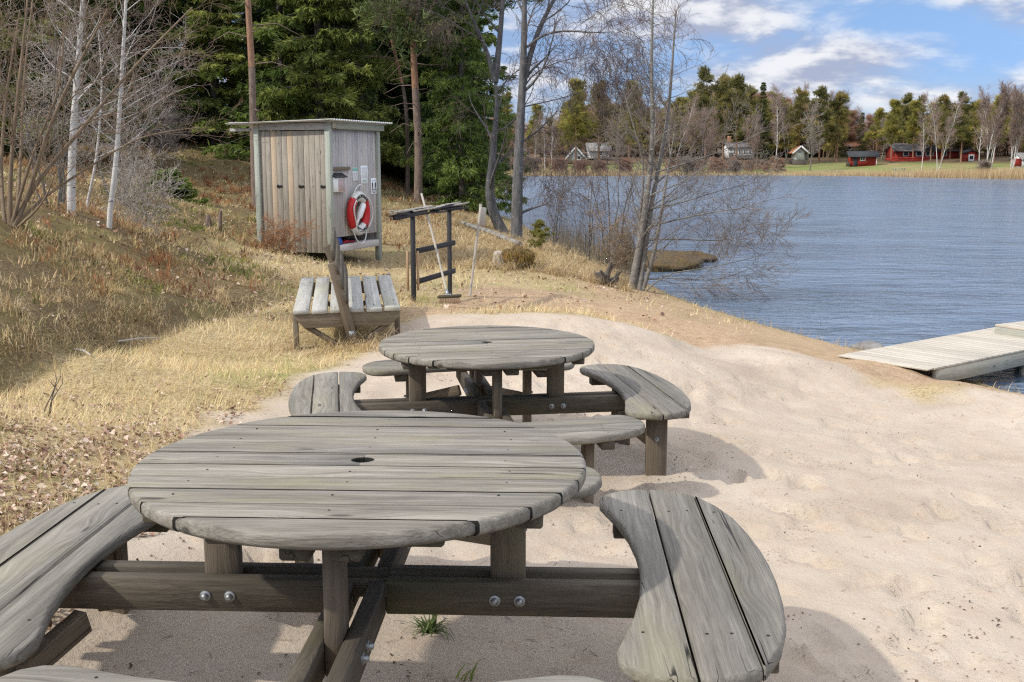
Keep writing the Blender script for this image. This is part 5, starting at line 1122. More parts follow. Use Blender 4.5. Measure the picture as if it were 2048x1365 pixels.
# young spruce on the slope
yv, yq, yc, yl = spruce_arrays(1.5, 77, dens=2.6, low=.02, wid=.55, pal=[(.045,.066,.016),(.058,.08,.02),(.036,.054,.014)], droop=.12)
p = G(338, 398); ys = thing('young_spruce', 'low fresh green young spruce on the heath slope left of the shed', 'tree', (p[0], p[1], p[2] - .05)); V2, Q2 = tubes_mesh('t', trunk_lines(1.5, .03, rg), lambda r_: 6); link('trunk', new_mesh('trunk', V2, Q=Q2), M['spruce_bark'], ys); link('crown', new_mesh('crown', yv, Q=yq, attrs={'col': ('FLOAT_COLOR', yc)}), M['needle'], ys); ys.scale = (.85, .85, .5)
yv, yq, yc, yl = pine_arrays(1.2, 78, crown=.05, rad=.42, n_limb=16, nl=1.0, nw=.06, pal=[(.085,.085,.026),(.10,.095,.032),(.06,.065,.022)])
p = G(1080, 505); ys = thing('young_pine', 'small yellowish green young pine beside the path below the dark birches', 'tree', (p[0], p[1], p[2] - .05)); V2, Q2 = tubes_mesh('t', trunk_lines(1.2, .03, rg), lambda r_: 6); link('trunk', new_mesh('trunk', V2, Q=Q2), M['spruce_bark'], ys); link('crown', new_mesh('crown', yv, Q=yq, attrs={'col': ('FLOAT_COLOR', yc)}), M['needle'], ys); ys.scale = (.62, .62, .62)

# white birches on the slope -------------------------------------------------
PB = dict(max=3, seg=[0, 5, 4, 3], wob=[0, .12, .16, .2], trop=[0, .05, .0, -.02], tip=[.35, .25, .3, .4], n=[26, 7, 4], start=[.30, .15, .1], len=[1.3, .55, .28], taper=[.45, .5, .5], ang=[1.05, .75, .7], rr=[.30, .5, .55], rmin=.0022)
def birch(pxs, r, label, seed, Y=None, P=PB, top=None, mat='birch_bark', name='birch_tree', tcol=(.20,.145,.115), dy=0):
    base = G(*pxs[0]); Yb = base[1] if Y is None else Y; base = at_y(pxs[0][0], pxs[0][1], Yb); base[2] = tz(base[0], base[1]); p = stem_px(pxs, Yb, base, 14, dy); p[0, 2] = -.15
    if top: p = np.vstack([p, [p[-1] + unit(p[-1] - p[-2]) * top * k_ + np.array([.06 * k_, 0, 0]) for k_ in (.35, .7, 1.0)]])
    return bare_tree(name, label, 'tree', base, [(p, r)], P, seed, M[mat], tcol)
birch([(142, 428), (143, 330), (148, 240), (156, 130), (166, 0)], .056, 'white birch with the thicker trunk standing on the heath slope', 401, None, PB, 3.0)
birch([(216, 455), (232, 330), (240, 210), (247, 90), (252, 0)], .037, 'thinner white birch standing nearer the shed on the heath slope', 402, None, PB, 2.6)
birch([(170, 425), (190, 340), (200, 250), (205, 150), (196, 60)], .022, 'slim grey birch sapling between the two white birches', 403, 16.4, dict(PB, n=[14, 5, 3]), 0, 'birch_bark')

# big arching hazel at the corner, grey thicket behind ---------------------------
hb = G(25, 455); PH = dict(max=3, seg=[0, 6, 4, 3], wob=[0, .09, .13, .16], trop=[0, .03, .03, .0], tip=[.3, .25, .3, .4], n=[9, 5, 3], start=[.25, .12, .1], len=[1.15, .5, .22], taper=[.45, .5, .5], ang=[.75, .7, .7], rr=[.36, .5, .55], rmin=.0018)
Yh = hb[1]; st = []
for pxs, r, dy in (([(28, 455), (60, 385), (95, 260), (150, 140), (215, 20)], .028, .4), ([(26, 452), (55, 380), (120, 310), (200, 215), (270, 130), (385, 15)], .025, .9), ([(20, 458), (18, 370), (30, 240), (50, 60), (60, -60)], .026, .3), ([(10, 455), (0, 350), (10, 200), (40, 20)], .022, .9), ([(30, 460), (42, 330), (45, 180), (60, 40), (70, -40)], .018, 1.2), ([(30, 450), (90, 390), (170, 340), (280, 270), (400, 255)], .016, .7), ([(35, 455), (75, 420), (100, 380), (112, 340)], .014, -.2), ([(5, 460), (-60, 330), (-100, 100)], .024, .3), ([(22, 455), (70, 290), (120, 190), (130, 40)], .018, .1)): st.append((stem_px(pxs, Yh, hb, 12, dy), r))
hz = bare_tree('hazel_bush', 'big bare brown hazel bush arching from the corner over the slope', 'bush', hb, st, PH, 411, M['hazel_bark'], (.20,.14,.09))
PT = dict(max=3, seg=[0, 4, 4, 3], wob=[0, .16, .2, .25], trop=[0, .05, .03, 0], tip=[.3, .3, .3, .4], n=[13, 6, 3], start=[.12, .1, .1], len=[.8, .42, .2], taper=[.4, .5, .5], ang=[.8, .8, .8], rr=[.45, .55, .6], rmin=.0026)
def bush(px, py, h, w, label, seed, col, mat, n=7, P=PT, name='bare_bush', group=None, base=None, Y=None):
    b = G(px, py) if base is None else base; r_ = np.random.default_rng(seed); stems = []
    for i in range(n):
        a = r_.uniform(0, 6.28); le = r_.uniform(.15, 1) * w; hh = h * r_.uniform(.65, 1.05); q = np.array([[.1 * math.cos(a), .1 * math.sin(a), -.1], [math.cos(a) * le * .3, math.sin(a) * le * .3, hh * .4], [math.cos(a) * le * .7, math.sin(a) * le * .7, hh * .75], [math.cos(a) * le, math.sin(a) * le, hh]]); stems.append((smooth_path(q, 8) + np.vstack([np.zeros((1, 3)), r_.normal(0, .03, (7, 3))]), r_.uniform(.010, .02) * h / 3))
    return bare_tree(name, label, 'bush', b, stems, P, seed, M[mat], col, group)
bush(110, 415, 3.0, 1.2, 'grey twiggy thicket behind the thicker white birch', 421, (.40,.345,.30), 'alder_bark', 5)
bush(235, 400, 3.0, 1.5, 'grey twiggy thicket between the thinner white birch and the spruces', 422, (.37,.32,.28), 'alder_bark', 7)
bush(318, 335, 1.5, 1.1, 'bare twiggy thicket in front of the spruces above the young spruce', 423, (.33,.27,.23), 'alder_bark', 6)
bush(285, 462, .75, .5, 'small dead pale twig bush in the heath beyond the thinner birch', 425, (.40,.35,.30), 'alder_bark', 4)
bush(556, 506, .5, .7, 'rusty red heather bush against the foot of the shed', 426, (.36,.18,.09), 'hazel_bark', 12, dict(PT, n=[9, 4, 2], len=[.28, .14, .08], rmin=.0032))

# two dark birches by the water ------------------------------------------------
PD = dict(max=4, seg=[0, 6, 6, 5, 4], wob=[0, .14, .15, .18, .2], trop=[0, .05, -.02, -.16, -.28], tip=[.25, .22, .25, .3, .4], n=[9, 6, 5, 3], start=[.30, .2, .15, .1], len=[2.6, 1.3, .75, .5], taper=[.4, .4, .4, .4], ang=[.85, .75, .7, .6], rr=[.40, .5, .5, .5], rmin=.0035)
ba = at_y(1008, 468, 30.0); ba[2] = tz(ba[0], ba[1]); Yb = 30.0
st = [(stem_px([(1008, 470), (984, 425), (977, 380), (986, 320), (988, 270), (996, 210), (990, 160)], Yb, ba, 16), .165), (stem_px([(990, 165), (1000, 80), (1006, 0), (1010, -160)], Yb, ba, 9, .4), .095), (stem_px([(990, 165), (975, 100), (945, 40), (915, -40)], Yb, ba, 9, -.3), .075)]
bare_tree('birch_tree', 'dark curved old birch forking in two, standing close to the spruce', 'tree', ba, st, dict(PD, n=[6, 6, 5, 3]), 431, M['old_birch'], (.14,.10,.085))
bb = at_y(1033, 480, 27.7); bb[2] = tz(bb[0], bb[1]); Yb = 27.7
st = [(stem_px([(1033, 484), (1034, 400), (1037, 310), (1042, 220), (1047, 140), (1048, 80), (1050, -120)], Yb, bb, 16), .16), (stem_px([(1046, 170), (1062, 100), (1082, 45), (1115, -10), (1150, -100)], Yb, bb, 10, .5), .085), (stem_px([(1054, 95), (1085, 68), (1130, 61), (1180, 66), (1228, 64)], Yb, bb, 12, -.5), .035), (stem_px([(1042, 215), (1090, 205), (1150, 190), (1200, 168)], Yb, bb, 9, .5), .022), (stem_px([(1040, 190), (1060, 150), (1110, 125), (1170, 112)], Yb, bb, 9, .3), .022), (stem_px([(1036, 430), (1065, 415), (1110, 405), (1095, 380)], Yb, bb, 8, .2), .04)]
bare_tree('birch_tree', 'dark upright old birch with a long branch stretched over the lake', 'tree', bb, st, dict(PD, n=[7, 6, 5, 3], start=[.45, .2, .15, .1]), 432, M['old_birch'], (.14,.10,.085))
# alder clump at the water's edge -----------------------------------------------
PA = dict(max=3, seg=[0, 7, 5, 4], wob=[0, .06, .09, .12], trop=[0, .035, .03, .03], tip=[.22, .2, .25, .35], n=[20, 6, 3], start=[.12, .18, .15], len=[1.55, .55, .25], taper=[.62, .5, .5], ang=[1.0, .6, .6], rr=[.30, .45, .55], rmin=.0026)
al = G(1268, 578); Ya = al[1]; print('alder', al)
st = [(stem_px([(1262, 582), (1272, 530), (1284, 470), (1292, 400), (1302, 340), (1306, 250), (1302, 140), (1306, 0)], Ya, al, 18), .074), (stem_px([(1278, 582), (1290, 500), (1300, 420), (1318, 330), (1338, 230), (1345, 120), (1352, 20)], Ya, al, 16, .3), .06), (stem_px([(1285, 582), (1306, 520), (1318, 460), (1326, 400), (1336, 340), (1352, 250)], Ya, al, 12, -.3), .045), (stem_px([(1274, 580), (1276, 480), (1283, 400), (1292, 330), (1268, 260), (1245, 170)], Ya, al, 14, .5), .035), (stem_px([(1290, 585), (1330, 545), (1400, 540), (1470, 525), (1545, 505)], Ya, al, 12, -.4), .018), (stem_px([(1296, 455), (1350, 440), (1420, 425), (1500, 415), (1540, 400)], Ya, al, 12, -.2), .022), (stem_px([(1298, 480), (1370, 478), (1450, 485), (1540, 455)], Ya, al, 10, .3), .018), (stem_px([(1286, 560), (1350, 555), (1430, 565), (1520, 530)], Ya, al, 10, .2), .016), (stem_px([(1300, 418), (1370, 405), (1440, 380), (1500, 370)], Ya, al, 10, .2), .018), (stem_px([(1310, 345), (1380, 325), (1450, 300), (1530, 262)], Ya, al, 10, .3), .02)]
bare_tree('alder_tree', 'tall bare multi stemmed alder with low branches sweeping out over the water', 'tree', al, st, PA, 441, M['alder_bark'], (.21,.17,.14))
PS = dict(PT, n=[9, 4, 2], len=[.7, .3, .15], rmin=.003)
bush(1225, 545, 3.4, 1.0, 'upright bare saplings at the water just beyond the alder', 451, (.17,.12,.10), 'dark_bark', 5, PS)
bush(1170, 530, 2.6, .9, 'thin bare saplings by the lake between the alder and the dark birches', 452, (.17,.125,.10), 'dark_bark', 4, PS)
bush(1105, 500, 2.6, 1.3, 'sprawling bare dark shrub beside the upright old birch', 453, (.16,.13,.11), 'dark_bark', 4, PS)
bush(1240, 560, 1.2, .7, 'low brown brushwood at the foot of the alder', 454, (.30,.22,.14), 'hazel_bark', 6, dict(PT, len=[.5, .25, .12], rmin=.003))
# ------------------------------------------------------------------ far shore: houses
def far_pt(px, py_base=None, Y=None, dY=0.0):
    x1 = (px - 1024) / FPX
    if Y is None:
        for Y in np.linspace(100, 320, 900):
            if Y > far_shore(x1 * Y, Y) + dY: break
    x = x1 * Y; return np.array([x, Y, tz(x, Y)])
def zpx(py, Y): return CZ + (HOR - py) / FPX * Y
def wpx(a, b, Y): return abs(b - a) / FPX * Y
class House:
    """walls w wide (x), d deep (y), eaves he, ridge hr; gable end faces the camera when gable=True"""
    def __init__(s, name, label, pos, w, d, he, hr, wall, roof, gable=False, over=.35, rot=0.0, base=0.0, cat='house', fascia=None):
        s.o = thing(name, label, cat, tuple(pos), (0, 0, rot)); s.w, s.d, s.he, s.b = w, d, he, base; h = MB()
        if gable:
            P = [(-w / 2, base), (w / 2, base), (w / 2, he), (0, hr), (-w / 2, he)]; V = [(x, y, z) for y in (0, d) for x, z in P]; F = [[0, 1, 2, 3, 4], [9, 8, 7, 6, 5]] + [[i + 5, (i + 1) % 5 + 5, (i + 1) % 5, i] for i in range(5)]
        else:
            P = [(0, base), (d, base), (d, he), (d / 2, hr), (0, he)]; V = [(x, y, z) for x in (-w / 2, w / 2) for y, z in P]; F = [[4, 3, 2, 1, 0], [5, 6, 7, 8, 9]] + [[i, (i + 1) % 5, (i + 1) % 5 + 5, i + 5] for i in range(5)]
        h.add(V, F); s.wall = h.build('walls', wall, s.o); rf = MB(); th = .14
        span = (w if gable else d) / 2; sl = (hr - he) / span; e = over
        for sg in (-1, 1):
            pr = [(sg * (span + e), he - sl * e + .03), (0, hr + .03), (0, hr + .03 + th), (sg * (span + e), he - sl * e + .03 + th)]
            if gable: V = [(a, y, z) for y in (-e, d + e) for a, z in pr]
            else: V = [(x, d / 2 + a, z) for x in (-w / 2 - e, w / 2 + e) for a, z in pr]
            rf.add(V, [[0, 1, 2, 3], [7, 6, 5, 4]] + [[i + 4, (i + 1) % 4 + 4, (i + 1) % 4, i] for i in range(4)])
        s.roof = rf.build('roof', roof, s.o)
        if fascia is not None and gable:
            for sg in (-1, 1): m = MB(); m.beam((sg * (span + e), -e - .03, he - sl * e + .06), (0, -e - .03, hr + .10), .06, .26, up=(0, 0, 1)); m.build('barge_board', fascia, s.o)
    def window(s, x, z, w, h, bars=1, frame=None, pane=None):
        m = MB(); f = .10; fr = frame or M['white_paint']
        for (cx_, cz_, ww, hh) in ((0, h / 2 - f / 2, w, f), (0, -h / 2 + f / 2, w, f), (-w / 2 + f / 2, 0, f, h - 2 * f), (w / 2 - f / 2, 0, f, h - 2 * f)): m.box((x + cx_, -.05, z + cz_), (ww, .09, hh), None, .01)
        for i in range(bars): m.box((x - w / 2 + w * (i + 1) / (bars + 1), -.05, z), (.09, .08, h - 2 * f), None, .01)
        q = m.build('window', fr, s.o); m = MB(); m.box((x, -.012, z), (w - f, .02, h - f), None, .004); m.build('pane', pane or M['pane'], q); return q
    def part(s, name, boxes, mat, parent=None):
        m = MB()
        for c, z in boxes: m.box(c, z, None, .015)
        return m.build(name, mat, parent or s.o)
    def door(s, x, w, h, mat, glass=False):
        m = MB(); m.box((x, -.05, s.b + h / 2), (w, .09, h), None, .01); q = m.build('door', mat, s.o)
        if glass: m = MB(); m.box((x, -.105, s.b + h * .72), (w * .66, .02, h * .40), None, .004); m.build('pane', M['pane'], q)
        return q
# small red cabin
p = far_pt(1718, Y=205); Y = 205; ft = wpx(1692, 1742, Y); zb = zpx(333, Y) - p[2]
c = House('red_cabin', 'small dark red cabin with a black roof standing alone on the far lawn', p, ft, 3.4, zpx(313, Y) - p[2], zpx(304.5, Y) - p[2], M['red_wall'], M['dark_roof'], base=zb, over=.5, rot=R(-9), cat='cabin')
sx = lambda px: (px - 1717) / FPX * Y
c.window(sx(1715), zpx(317.5, Y) - p[2], .95, .85, 1); c.door(sx(1701), .75, 1.7, M['dark_roof']); c.part('white_trim', [((sx(1741.5), -.03, zpx(322, Y) - p[2]), (.14, .1, 1.6))], M['white_paint']); c.part('porch_rail', [((sx(1687), -.3, zb + .4), (.7, .08, .8))], M['frame']); c.part('foundation', [((0, 1.6, zb - .35), (ft - .2, 3.0, .7))], M['stone'])
# long red house with deck
p = far_pt(1862, Y=212); Y = 212; cx0 = 1862; sx = lambda px: (px - cx0) / FPX * Y; zz = lambda py: zpx(py, Y) - p[2]
L = House('red_house', 'long dark red house with white windows and a raised red deck', p, wpx(1783, 1942, Y), 7.0, zz(302), zz(289), M['red_wall'], M['grey_roof'], base=zz(327), over=.6, rot=R(-3))
for a, b, t_, bt, nb_ in ((1796, 1807, 302, 313, 0), (1821, 1833, 303, 313, 0), (1840, 1855, 303, 313, 1), (1872, 1881, 304, 313, 0), (1905, 1912, 308, 317, 0)): L.window(sx((a + b) / 2), zz((t_ + bt) / 2), wpx(a, b, Y), abs(zz(t_) - zz(bt)), nb_)
L.part('chimney', [((sx(1848), 3.5, zz(286)), (.7, .7, 1.5))], M['white_paint'], L.roof)
x0_, x1_ = sx(1762), sx(1835); dkz = zz(325.5); L.part('deck', [(((x0_ + x1_) / 2, -1.9, dkz), (x1_ - x0_, 3.6, .2))], M['frame'])
rl = L.part('deck_rail', [(((x0_ + x1_) / 2, -3.7, dkz + .42), (x1_ - x0_, .06, .30)), (((x0_ + x1_) / 2, -3.7, dkz + .85), (x1_ - x0_, .06, .28)), ((x0_, -1.9, dkz + .62), (.06, 3.6, .5))], M['red_wall'])
for i in range(5): L.part('rail_post', [((x0_ + (x1_ - x0_) * i / 4, -3.62, dkz + .4), (.12, .12, 1.2))], M['dark_roof'])
for i in range(4): L.part('deck_post', [((x0_ + .3 + (x1_ - x0_ - .6) * i / 3, -3.4, dkz - .85), (.22, .22, 1.6))], M['stone'])
L.part('deck_shadow_sheet', [(((x0_ + x1_) / 2, -.3, dkz - .7), (x1_ - x0_, .1, 1.2))], M['dark_roof'])  # dark sheet added under the deck, standing in for the shade there
m_ = MB(); gw = 3.6; gx = sx(1852); P = [(gx - gw / 2, zz(302)), (gx + gw / 2, zz(302)), (gx, zz(292))]; V = [(a, y, z) for y in (-.62, 3.0) for a, z in P]; m_.add(V, [[0, 1, 2], [5, 4, 3], [3, 4, 1, 0], [4, 5, 2, 1], [5, 3, 0, 2]]); m_.build('dormer', M['dark_roof'], L.roof)
p = far_pt(1931, Y=200); Y = 200; zz = lambda py: zpx(py, Y) - p[2]
E_ = House('red_porch', 'narrow red entrance porch with a tall white glazed door', p, wpx(1921, 1944, Y), 2.6, zz(307), zz(302), M['red_wall'], M['dark_roof'], gable=True, base=zz(329), over=.2, cat='porch'); E_.door(-.1, wpx(1922, 1933, Y), zz(307) - zz(326), M['white_paint'], True); E_.part('step', [((-.1, -.6, zz(330)), (1.5, 1.0, .3))], M['frame'])
p = far_pt(2046, Y=178); Y = 178; zz = lambda py: zpx(py, Y) - p[2]
B = House('boathouse', 'small white fronted boathouse with a grey roof at the far right shore', p, wpx(2036, 2066, Y), 3.2, zz(318.5), zz(308), M['house_white'], M['stone'], base=zz(333), over=.35, rot=R(6), cat='boathouse'); B.window(-.55, zz(324), .5, .75, 0, M['white_paint']); B.part('side_wall', [((-wpx(2020, 2036, Y) * .5 - wpx(2036, 2066, Y) / 2 + .1, .5, zz(325)), (wpx(2020, 2036, Y), .6, zz(318) - zz(333)))], M['red_wall']); B.part('quay', [((-.4, -.7, zz(337)), (wpx(2018, 2070, Y), .6, zz(333) - zz(341)))], M['stone'])
# white gabled shed on its dark stone base
p = far_pt(1592, Y=214); Y = 214; zz = lambda py: zpx(py, Y) - p[2]
S_ = House('white_shed', 'small white gabled shed with an orange roof standing on a dark stone base', p, wpx(1584, 1602, Y), 3.0, zz(302), zz(294.5), M['house_white'], M['orange_tile'], gable=True, base=zz(320.5), over=.75, cat='shed', fascia=M['white_paint']); S_.part('window', [((-.1, -.03, zz(305)), (.42, .06, .16))], M['pane']); S_.part('stone_base', [((0, 1.6, zz(329)), (wpx(1584, 1604, Y) + .4, 3.6, zz(321) - zz(337)))], M['dark_bark'])
S_.part('side_wing', [((wpx(1602, 1612, Y) * .5 + wpx(1584, 1602, Y) / 2, 1.6, zz(312)), (wpx(1602, 1612, Y), 2.0, zz(302) - zz(321)))], M['stone'])
# white houses among the trees
p = far_pt(1476, Y=232); Y = 232; zz = lambda py: zpx(py, Y) - p[2]
W_ = House('white_house', 'white house with a brick chimney half hidden by brown twigs across the lake', p, wpx(1450, 1502, Y), 6, zz(296), zz(287), M['house_white'], M['grey_roof'], base=zz(317), over=.4)
for px in (1464, 1474, 1484, 1493): W_.window((px - 1476) / FPX * Y, zz(305), .75, 1.1, 1, None)
W_.part('chimney', [((-2.0, 3, zz(284)), (.7, .7, 2.2))], M['brick'], W_.roof); W_.door(-2.1, .9, 1.2, M['grey_roof'])
p = far_pt(1150, Y=212); Y = 212; zz = lambda py: zpx(py, Y) - p[2]
W_ = House('white_cottage', 'white cottage with a low steep roof seen behind the far birch stems', p, wpx(1134, 1166, Y), 5, zz(314), zz(296), M['house_white'], M['grey_roof'], gable=True, base=zz(322), over=.5, fascia=M['white_paint']); W_.window(.6, zz(316), .8, .8, 0)
p = far_pt(1196, Y=224); Y = 224; zz = lambda py: zpx(py, Y) - p[2]
W_ = House('pale_house', 'pale house with a blue grey roof behind the far pine trunk', p, wpx(1176, 1216, Y), 6, zz(302), zz(288), M['house_white'], M['stone'], base=zz(318), over=.5); W_.window(.2, zz(308), .8, .9, 0); W_.window(1.5, zz(308), .8, .9, 0)
p = far_pt(1697, Y=246); Y = 246; zz = lambda py: zpx(py, Y) - p[2]
W_ = House('cream_house', 'cream coloured house with white walls among bare trees behind the small red cabin', p, wpx(1684, 1716, Y), 6, zz(294), zz(284), M['house_cream'], M['orange_tile'], base=zz(301), over=.4); W_.window(-1.0, zz(296), 1.0, 1.1, 0)
# jetty frame with boat
p = far_pt(1791, Y=183.5); Y = p[1]; jt = thing('far_jetty', 'weathered jetty frame at the reed edge in front of the long red house', 'jetty', (p[0], p[1], WATER)); m_ = MB()
for a in (-.75, .75):
    for b in (0, 1.2): m_ = MB(); m_.box((a, b, .5), (.10, .10, 1.5), None, .01); m_.build('post', M['stone'], jt)
m_ = MB(); m_.box((0, .6, 1.2), (1.75, 1.4, .08), None, .01); m_.build('deck', M['dock_side'], jt); m_ = MB(); m_.beam((-.75, -.05, .1), (.75, -.05, 1.1), .06, .08); m_.beam((-.75, -.05, 1.1), (.75, -.05, .1), .06, .08); m_.build('cross_brace', M['stone'], jt)
m_ = MB(); ln_ = [(0, 0), (.25, .32), (.9, .45), (1.8, .42), (2.3, .3)]; V = []; F = []
for i, (a, b) in enumerate(ln_): V += [(a, -b, .42), (a, -b * .6, .02), (a, b * .6, .02), (a, b, .42)]
for i in range(4): F += [[4 * i + j, 4 * i + j + 1, 4 * i + j + 5, 4 * i + j + 4] for j in range(3)]
F.append([16, 17, 18, 19]); F += [[4 * i, 4 * i + 4, 4 * i + 7, 4 * i + 3] for i in range(4)]; m_.add(V, F); tag(m_.build('rowing_boat', M['hull'], None, (p[0] + .35, p[1] - .6, WATER - .06)), 'dark rowing boat moored beside the far jetty frame', 'boat')
for i, (px, dy, r_) in enumerate(((1868, .4, .8), (1876, 1.2, .6), (1980, .6, .9))): q = far_pt(px, dY=dy); blob('shore_boulder', 0, 0, r_ * 1.3, r_ * .8, r_ * .6, 50 + i, 'boulder', ('pale boulder at the far waterline before the entrance porch', 'smaller pale boulder beside the boulder before the entrance porch', 'pale boulder by the leaning white birches on the far shore')[i], 'boulder', amt=q)
q0 = far_pt(1650, Y=192); m_ = MB(); m_.box((0, 0, .25), (wpx(1630, 1690, 192), .12, .10), None, .01)
for i in range(6): m_.box((-2.3 + i * .92, 0, .0), (.09, .09, .55), None, .01)
tag(m_.build('low_rail_fence', M['stick'], None, tuple(q0)), 'low pale rail fence on the far grass left of the small red cabin', 'fence')

# ------------------------------------------------------------------ far shore: trees
FP = [conifer('far_pine', 'pine', 501 + i, 13.0, .17, M['pine_red'], crown=c_, rad=r_, n_limb=22, dens=.7, nl=.62, nw=.032, pal=p_) for i, (c_, r_, p_) in enumerate(((.28, .22, [(0.090,0.096,0.027),(0.112,0.115,0.033),(0.072,0.077,0.024),(0.137,0.131,0.036)]), (.34, .21, [(0.061,0.067,0.027),(0.079,0.083,0.030),(0.050,0.054,0.023),(0.094,0.090,0.033)]), (.26, .20, [(0.072,0.074,0.030),(0.094,0.090,0.033),(0.054,0.058,0.024),(0.115,0.099,0.036)])))]
FSP = [conifer('far_spruce', 'spruce', 511, 12.0, .14, M['spruce_bark'], dens=.6, wid=.17, pal=[(0.032,0.042,0.015),(0.043,0.054,0.018),(0.025,0.032,0.012)])]
for t_ in FP + FSP:
    for c_ in kids(t_):
        if c_.name.startswith('crown'): c_.data.materials[0] = M['far_needle']
PF = dict(max=3, seg=[8, 5, 4, 3], wob=[.03, .1, .15, .2], trop=[.02, .06, .04, 0], tip=[.25, .25, .3, .4], n=[26, 8, 5], start=[.30, .1, .1], len=[3.0, 1.3, .65], taper=[.5, .45, .4], ang=[.65, .6, .65], rr=[.4, .55, .7], rmin=.012)
def far_bare(name, seed, H, r, mat, tcol, P=PF, stems=1):
    rng = np.random.default_rng(seed); t = thing(name, 'x', 'tree'); out = [[] for _ in range(4)]
    for i in range(stems):
        q = [np.array([rng.normal(0, .25) if stems > 1 else 0, rng.normal(0, .2) if stems > 1 else 0, -.3])]; d = unit(np.array([rng.normal(0, .12 if stems > 1 else .04), rng.normal(0, .08), 1]))
        for _ in range(9): d = unit(d + rng.normal(0, .05, 3) + np.array([0, 0, .05])); q.append(q[-1] + d * (H + .3) / 9 * rng.uniform(.9, 1.0))
        grow(rng, out, None, None, None, r * rng.uniform(.7, 1.1), 0, P, np.array(q))
    V, Q = tubes_mesh('t', out[0] + out[1], lambda r_: 7 if r_[0] > .06 else 4); link('trunk', new_mesh('trunk', V, Q=Q, smooth=True), mat, t); lines_obj('crown_twigs', out[2] + out[3], M['twig'], t, 3, tcol, False); t['H'] = H; return t
FB = [far_bare('far_birch', 521, 12, .13, M['birch_bark'], (.30,.215,.175)), far_bare('far_birch', 522, 12, .12, M['birch_bark'], (.31,.225,.185), PF, 2)]
FR = [far_bare('far_birch_clump', 525, 12, .11, M['birch_bark'], (.275,.195,.15), dict(PF, n=[34, 9, 5], ang=[.45, .5, .6]), 4)]
FG = [far_bare('far_bare_tree', 523, 10, .15, M['alder_bark'], (.33,.28,.235), dict(PF, n=[20, 9, 6], start=[.22, .1, .1], len=[3.8, 1.7, .8], ang=[.85, .7, .7])), far_bare('far_bare_tree', 524, 10, .12, M['hazel_bark'], (.30,.215,.17), dict(PF, n=[24, 9, 6]), 2)]
PB2 = dict(PF, seg=[5, 4, 3, 3], n=[12, 6, 4], start=[.12, .1, .1], len=[1.5, .8, .4], rmin=.012, trop=[.03, .1, .05, 0])
FBU = [far_bare('far_bush', 531, 3, .04, M['hazel_bark'], (.30,.165,.11), PB2, 9), far_bare('far_bush', 532, 3, .04, M['alder_bark'], (.30,.24,.19), PB2, 9)]
